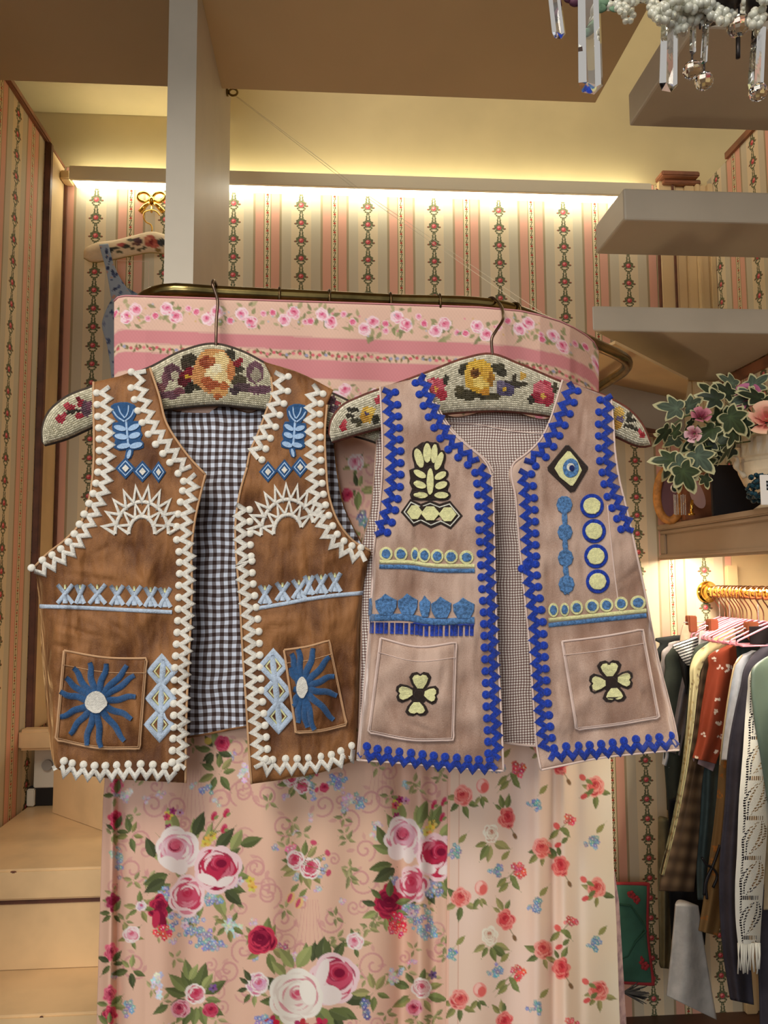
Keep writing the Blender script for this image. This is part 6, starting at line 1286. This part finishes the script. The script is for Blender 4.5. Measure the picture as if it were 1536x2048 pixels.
gar('black_ruffle', 'black gathered ruffle under the striped top', 'ruffle', [(1354, 1300), (1360, 1325), (1366, 1355), (1374, 1388)], [(1400, 1312), (1398, 1335), (1392, 1360), (1384, 1392)], 1.775, cl((38, 38, 38)), fold=.008, thick=.012, fseed=2, parent=stt)
cms, _ = gar('camisole', 'white camisole with a black ribbon under the second copper clip', 'camisole', [(1399, 1262), (1398, 1275), (1396, 1300), (1392, 1340)], [(1448, 1266), (1450, 1280), (1450, 1300), (1446, 1340)], 1.755, cl((190, 188, 186)), thick=.01)
gar('ribbon', 'short black ribbon on the white camisole', 'ribbon', [(1398, 1264), (1398, 1276), (1399, 1290)], [(1404, 1263), (1404, 1276), (1405, 1289)], 1.742, cl((30, 30, 34)), nr=8, nc=6, thick=.003, fold=0, parent=cms)
clip(1424, 1238, 1275, 16, 1.742, 'copper clip hanger gripping the white camisole')
gar('coat', 'dark green grey coat behind the cream blouse', 'coat', [(1444, 1276), (1402, 1288), (1387, 1308), (1380, 1360), (1372, 1450), (1360, 1600), (1350, 1720)], [(1450, 1276), (1450, 1290), (1448, 1310), (1440, 1360), (1430, 1450), (1420, 1600), (1410, 1720)], 1.745, cl((64, 70, 62)))
def spots(base, sp, n, rs, seed):
    def f(G):
        R = random.Random(seed); C = np.empty(G.shape[:2]+(3,)); C[:] = lin(base)[:3]
        for _ in range(n):
            i, j = R.randrange(G.shape[0]), R.randrange(G.shape[1]); c = G[i, j]; col = np.array(lin(R.choice(sp))[:3])
            for _k in range(6):
                p = c+np.array([R.gauss(0, rs), R.gauss(0, rs)]); d = np.hypot(G[..., 0]-p[0], G[..., 1]-p[1]); C[d < rs*.7] = col
        return C
    return f
gar('cream_blouse', 'cream speckled satin blouse left of the rust dress', 'blouse', [(1468, 1257), (1440, 1269), (1418, 1286), (1395, 1304), (1383, 1326), (1380, 1370), (1374, 1450), (1365, 1540), (1345, 1650), (1322, 1750)], [(1478, 1262), (1478, 1274), (1466, 1290), (1440, 1306), (1408, 1330), (1398, 1370), (1388, 1450), (1374, 1545), (1352, 1655), (1328, 1752)], 1.735, M_vc, nr=140, nc=24, thick=.014, cols=spots((188, 178, 136), [(150, 130, 90), (170, 150, 100), (120, 100, 76)], 60, 1.6, 3))
def plaid(G):
    C = np.empty(G.shape[:2]+(3,)); C[:] = lin((92, 70, 50))[:3]; u = (G[..., 0]+G[..., 1]*.22); v = G[..., 1]-G[..., 0]*.1
    a = .5+.5*np.cos(u/4.2); b = .5+.5*np.cos(v/4.8); C = C*(.55+.5*a[..., None])*(.6+.5*b[..., None])+np.array([.03, .025, .015])*(a*b)[..., None]; return C
gar('plaid_shirt', 'brown plaid shirt with long sleeve below the cream blouse', 'shirt', [(1412, 1310), (1402, 1350), (1390, 1450), (1372, 1560), (1350, 1650), (1325, 1735), (1319, 1782)], [(1450, 1310), (1436, 1400), (1420, 1480), (1405, 1560), (1400, 1640), (1395, 1710), (1388, 1784)], 1.715, M_vc, nr=160, nc=40, thick=.02, cols=plaid)
gar('teal_dress', 'dark teal dress hanging between plaid shirt and ochre robe', 'dress', [(1420, 1300), (1408, 1320), (1406, 1360), (1404, 1500), (1402, 1620), (1394, 1720), (1396, 1800)], [(1450, 1300), (1448, 1330), (1446, 1360), (1440, 1500), (1434, 1620), (1428, 1720), (1425, 1800)], 1.728, cl((72, 84, 82)))
rsd, _ = gar('rust_dress', 'rust red dress with white blossom print on the clothes rail', 'dress', [(1466, 1290), (1446, 1296), (1425, 1306), (1418, 1334), (1410, 1380), (1402, 1430), (1395, 1480), (1386, 1516)], [(1472, 1290), (1480, 1302), (1478, 1330), (1470, 1380), (1460, 1430), (1448, 1480), (1432, 1528)], 1.70, M_vc, nr=150, nc=44, thick=.025, fold=.008, cols=spots((126, 52, 30), [(210, 196, 180), (196, 180, 168), (216, 206, 196)], 16, 2.6, 11))
gar('lace_hem', 'lilac lace edge under the rust red dress', 'lace hem', [(1387, 1510), (1386, 1518), (1388, 1524)], [(1431, 1520), (1430, 1532), (1426, 1543)], 1.692, cl((176, 150, 152)), nr=10, nc=24, thick=.008, fold=.004, parent=rsd)
gar('jeans', 'dark green black trousers clipped beside the rust dress', 'trousers', [(1472, 1267), (1473, 1290), (1476, 1340), (1478, 1420)], [(1520, 1270), (1520, 1290), (1522, 1340), (1520, 1420)], 1.672, cl((34, 42, 40)), thick=.014)
gar('black_skirt', 'black gathered skirt under the rightmost copper clip', 'skirt', [(1499, 1253), (1499, 1268), (1501, 1288)], [(1560, 1253), (1562, 1270), (1562, 1290)], 1.625, cl((36, 30, 32)), nr=16, nc=30, thick=.01, fold=.004)
clip(1502, 1243, 1280, 20, 1.618, 'copper clip hanger gripping the black gathered skirt')
wsh, _ = gar('white_shirt', 'white grey shirt with tan edge beside the rust dress', 'shirt', [(1504, 1302), (1484, 1311), (1470, 1330), (1463, 1362), (1456, 1405), (1446, 1480), (1442, 1520)], [(1516, 1302), (1514, 1316), (1510, 1340), (1504, 1370), (1496, 1410), (1484, 1480), (1478, 1520)], 1.655, cl((200, 204, 212)))
q = MB(); q.tube([PY(x, y, 1.60+.0006*(x-1450)) for x, y in ((1484, 1311), (1469, 1330), (1462, 1362), (1455, 1405), (1445, 1480), (1440, 1530))], .0018, 6); q.obj('piping', mat('tan_cord', (170, 146, 110), .7), wsh, smooth=True)
gar('navy_coat', 'long dark purple grey coat left of the white crochet top', 'coat', [(1536, 1288), (1514, 1304), (1496, 1326), (1482, 1378), (1470, 1430), (1458, 1500), (1452, 1600), (1440, 1750), (1447, 1900), (1462, 2000)], [(1560, 1288), (1560, 1310), (1556, 1340), (1540, 1390), (1520, 1440), (1508, 1500), (1500, 1600), (1496, 1750), (1500, 1900), (1508, 2010)], 1.61, cl((62, 58, 66)), nr=110, thick=.03, fold=.01)
gar('sage_jacket', 'sage green leather jacket at the right edge', 'jacket', [(1560, 1302), (1532, 1316), (1508, 1335), (1504, 1360), (1508, 1420), (1520, 1500), (1540, 1620)], [(1640, 1302), (1650, 1330), (1655, 1350), (1655, 1380), (1655, 1420), (1650, 1500), (1650, 1620)], 1.56, mat('sage_leather', (104, 120, 106), .4, vary=.1, vs=10, bmp=.2, bs=120), thick=.03)
orb, _ = gar('ochre_robe', 'ochre robe with orange spots and black ribbon near the floor', 'robe', [(1440, 1520), (1434, 1600), (1422, 1700), (1408, 1800), (1398, 1862)], [(1470, 1520), (1466, 1600), (1460, 1700), (1450, 1800), (1436, 1872)], 1.69, M_vc, nr=120, nc=30, cols=spots((132, 100, 60), [(176, 110, 50), (166, 100, 44)], 16, 2.6, 5))
q = MB()
for pts in (((1440, 1690), (1430, 1720), (1424, 1735), (1412, 1760), (1408, 1790)), ((1404, 1715), (1414, 1730), (1424, 1735), (1434, 1750), (1426, 1775)), ((1424, 1735), (1412, 1770), (1414, 1798))): q.tube(smooth3([PY(x, y, 1.645) for x, y in pts], 20), .0028, 6)
q.obj('ribbon_bow', mat('black_ribbon', (24, 20, 22), .5), orb, smooth=True)
gar('white_skirt', 'plain white skirt hanging lowest, next to the floor', 'skirt', [(1352, 1810), (1346, 1880), (1334, 1992)], [(1397, 1812), (1412, 1910), (1434, 2040)], 1.66, cl((184, 180, 174)), thick=.03)
gar('black_trousers', 'black trousers behind the plaid shirt cuff', 'trousers', [(1340, 1600), (1338, 1700), (1340, 1800), (1345, 1880)], [(1420, 1600), (1420, 1700), (1416, 1800), (1410, 1890)], 1.78, cl((28, 28, 30)), thick=.03)
gar('olive_trousers', 'pale olive trousers hanging left of the white skirt', 'trousers', [(1318, 1640), (1317, 1760), (1320, 1860), (1322, 1936)], [(1346, 1640), (1346, 1760), (1344, 1860), (1340, 1938)], 1.80, cl((120, 112, 84)), thick=.03)
gar('beige_knit', 'beige knit edge at the right border below the jacket', 'cardigan', [(1536, 1540), (1528, 1600), (1525, 1680), (1530, 1760), (1528, 1820)], [(1600, 1540), (1600, 1600), (1600, 1680), (1600, 1760), (1600, 1820)], 1.60, cl((196, 176, 140)), thick=.02)
gar('grey_trousers', 'dark grey trousers at the lower right corner', 'trousers', [(1500, 1780), (1510, 1860), (1518, 1940), (1522, 2060)], [(1600, 1780), (1600, 1860), (1600, 1940), (1600, 2060)], 1.62, cl((70, 66, 74)), thick=.03)

# white crochet top with real openwork
Lc = [(1510, 1330), (1500, 1345), (1495, 1380), (1491, 1425), (1486, 1500), (1478, 1600), (1474, 1700), (1470, 1780), (1472, 1850), (1476, 1888)]; Rc = [(1516, 1330), (1522, 1350), (1530, 1390), (1540, 1440), (1542, 1500), (1538, 1600), (1532, 1700), (1526, 1790), (1522, 1850), (1520, 1888)]
G = coons([Lc[0], Rc[0]], [Lc[-1], Rc[-1]], Lc, Rc, 330, 42); s = np.linspace(0, 1, 42)[None]
Yc = 1.50+.0004*(G[..., 0]-1500)-.012*np.sin(math.pi*s); Pw = PYa(G[..., 0], G[..., 1], Yc)
u = (s*np.ones((330, 1))-.55)*46; vv = (G[..., 1]-1395) % 80-40; lean = u*.55; v2 = vv-lean*0; d = np.abs(u+vv*.28)/(17*np.clip(1-(vv/37)**2, .02, 1))
dash = ((G[..., 1]/5.2+s*3) % 1 < .58)
hole = ((np.abs(d-.92) < .14) | (np.abs(d-.48) < .12))*(np.abs(vv) < 34)*dash
hole = hole | ((np.abs(u+16) < 1.6) & dash & (np.abs(vv) > 8)) | ((np.abs(vv) > 36) & (((s*14) % 1) < .55) & (np.abs(u) < 15))
idx = np.arange(330*42).reshape(330, 42); A = np.stack([idx[:-1, :-1], idx[1:, :-1], idx[1:, 1:], idx[:-1, 1:]], -1); keep = ~hole[:-1, :-1]
CT = thing('crochet_top', tuple(PY(1500, 1950, 1.5)), 'white crochet top with leaf openwork and fringe at the right', 'top', 'clothes on the brass rail')
M_lace = mat('white_crochet', (226, 222, 208), .85, bmp=.5, bs=600)
mobj('openwork', Pw.reshape(-1, 3), A[keep], M_lace, CT, True)
R = random.Random(6)
for i in range(16):
    x = 1476+i*2.9; L = R.uniform(44, 66); q = MB(); q.tube([PY(x, 1886, 1.49), PY(x+R.uniform(-2, 2), 1886+L*.5, 1.488), PY(x+R.uniform(-3, 3), 1886+L, 1.49)], .0014, 5); q.obj('fringe_strand', M_lace, CT, smooth=True)

# cushion on the floor
CU = thing('cushion', tuple(PY(1262, 1970, 1.80)), 'green cushion with red piping and embroidered flowers against the wall', 'cushion')
G = coons([(1150, 1768), (1296, 1768)], [(1160, 1958), (1306, 1968)], [(1150, 1768), (1146, 1860), (1160, 1958)], [(1296, 1768), (1294, 1860), (1306, 1968)], 40, 40)
s = np.linspace(0, 1, 40); pf = (np.sin(math.pi*s)[None]*np.sin(math.pi*s)[:, None])**.6
grid('cover', PYa(G[..., 0], G[..., 1], 1.84-.035*pf), mat('green_felt', (70, 122, 100), .9, vary=.1, vs=20), CU, thick=.055*pf+.002)
edge = np.vstack([G[0], G[1:, -1], G[-1, -2::-1], G[-2:0:-1, 0]])
q = MB(); q.tube(PYa(edge[:, 0], edge[:, 1], 1.841), .0045, 6, closed=True); q.obj('piping', mat('red_felt', (168, 52, 56), .9), CU, smooth=True)
for cx_, cy_ in ((1262, 1790), (1272, 1800), (1280, 1920), (1290, 1932)):
    q = MB()
    for k in range(5): a = 6.283*k/5; q.ball(PY(cx_+5*math.cos(a), cy_+5*math.sin(a), 1.825), .005, 8, 5, (1, .4, 1))
    q.obj('flower', bpy.data.materials['red_felt'], CU, smooth=True)
q = MB(); q.tube([PY(x, y, 1.815) for x, y in ((1236, 1808), (1262, 1812), (1285, 1845), (1292, 1862), (1270, 1885), (1255, 1912), (1240, 1918))], .0026, 6); q.obj('vine', mat('dark_green_felt', (40, 84, 66), .9), CU, smooth=True)
FD = thing('feather_duster', tuple(PY(1262, 1996, 1.7)), 'small black bristle brush lying by the cushion', 'brush')
q = MB(); R = random.Random(9); c = PY(1248, 1985, 1.68)
for _ in range(26): q.tube([c, c+np.array([.05*R.uniform(.6, 1), R.uniform(-.02, .02), R.uniform(-.018, .022)])], [.0022, .0008], 5)
q.obj('bristles', mat('black_bristle', (24, 22, 22), .7), FD)
q = MB(); q.tube([c, c+np.array([-.08, 0, -.005])], .004, 8); q.obj('handle', M_wood, FD, smooth=True)

# unseen dresses added past the right border, keeping front light off the recess
for i, (c, nm) in enumerate((((60, 58, 52), 'dark olive'), ((90, 70, 60), 'brown'), ((44, 46, 56), 'navy'), ((110, 100, 90), 'taupe'), ((38, 36, 38), 'black'), ((84, 60, 54), 'maroon'))):
    y = 1.36-i*.13; G = np.zeros((24, 14, 3))
    for r_ in range(24):
        for k in range(14): v, s_ = r_/23, k/13; wd_ = .06+.13*min(1, v*4)**.6; G[r_, k] = (1.0+(s_-.5)*2*wd_, y+.008*math.sin(k*1.3+i)-.012*math.sin(math.pi*s_), H(-.09)-.85*v-.03*abs(s_-.5)*2)
    grid('shading_dress', G, cl(c), thick=.02, label=f'long {nm} dress, unseen, added for shade past the right border', cat='dress', group='clothes on the brass rail')
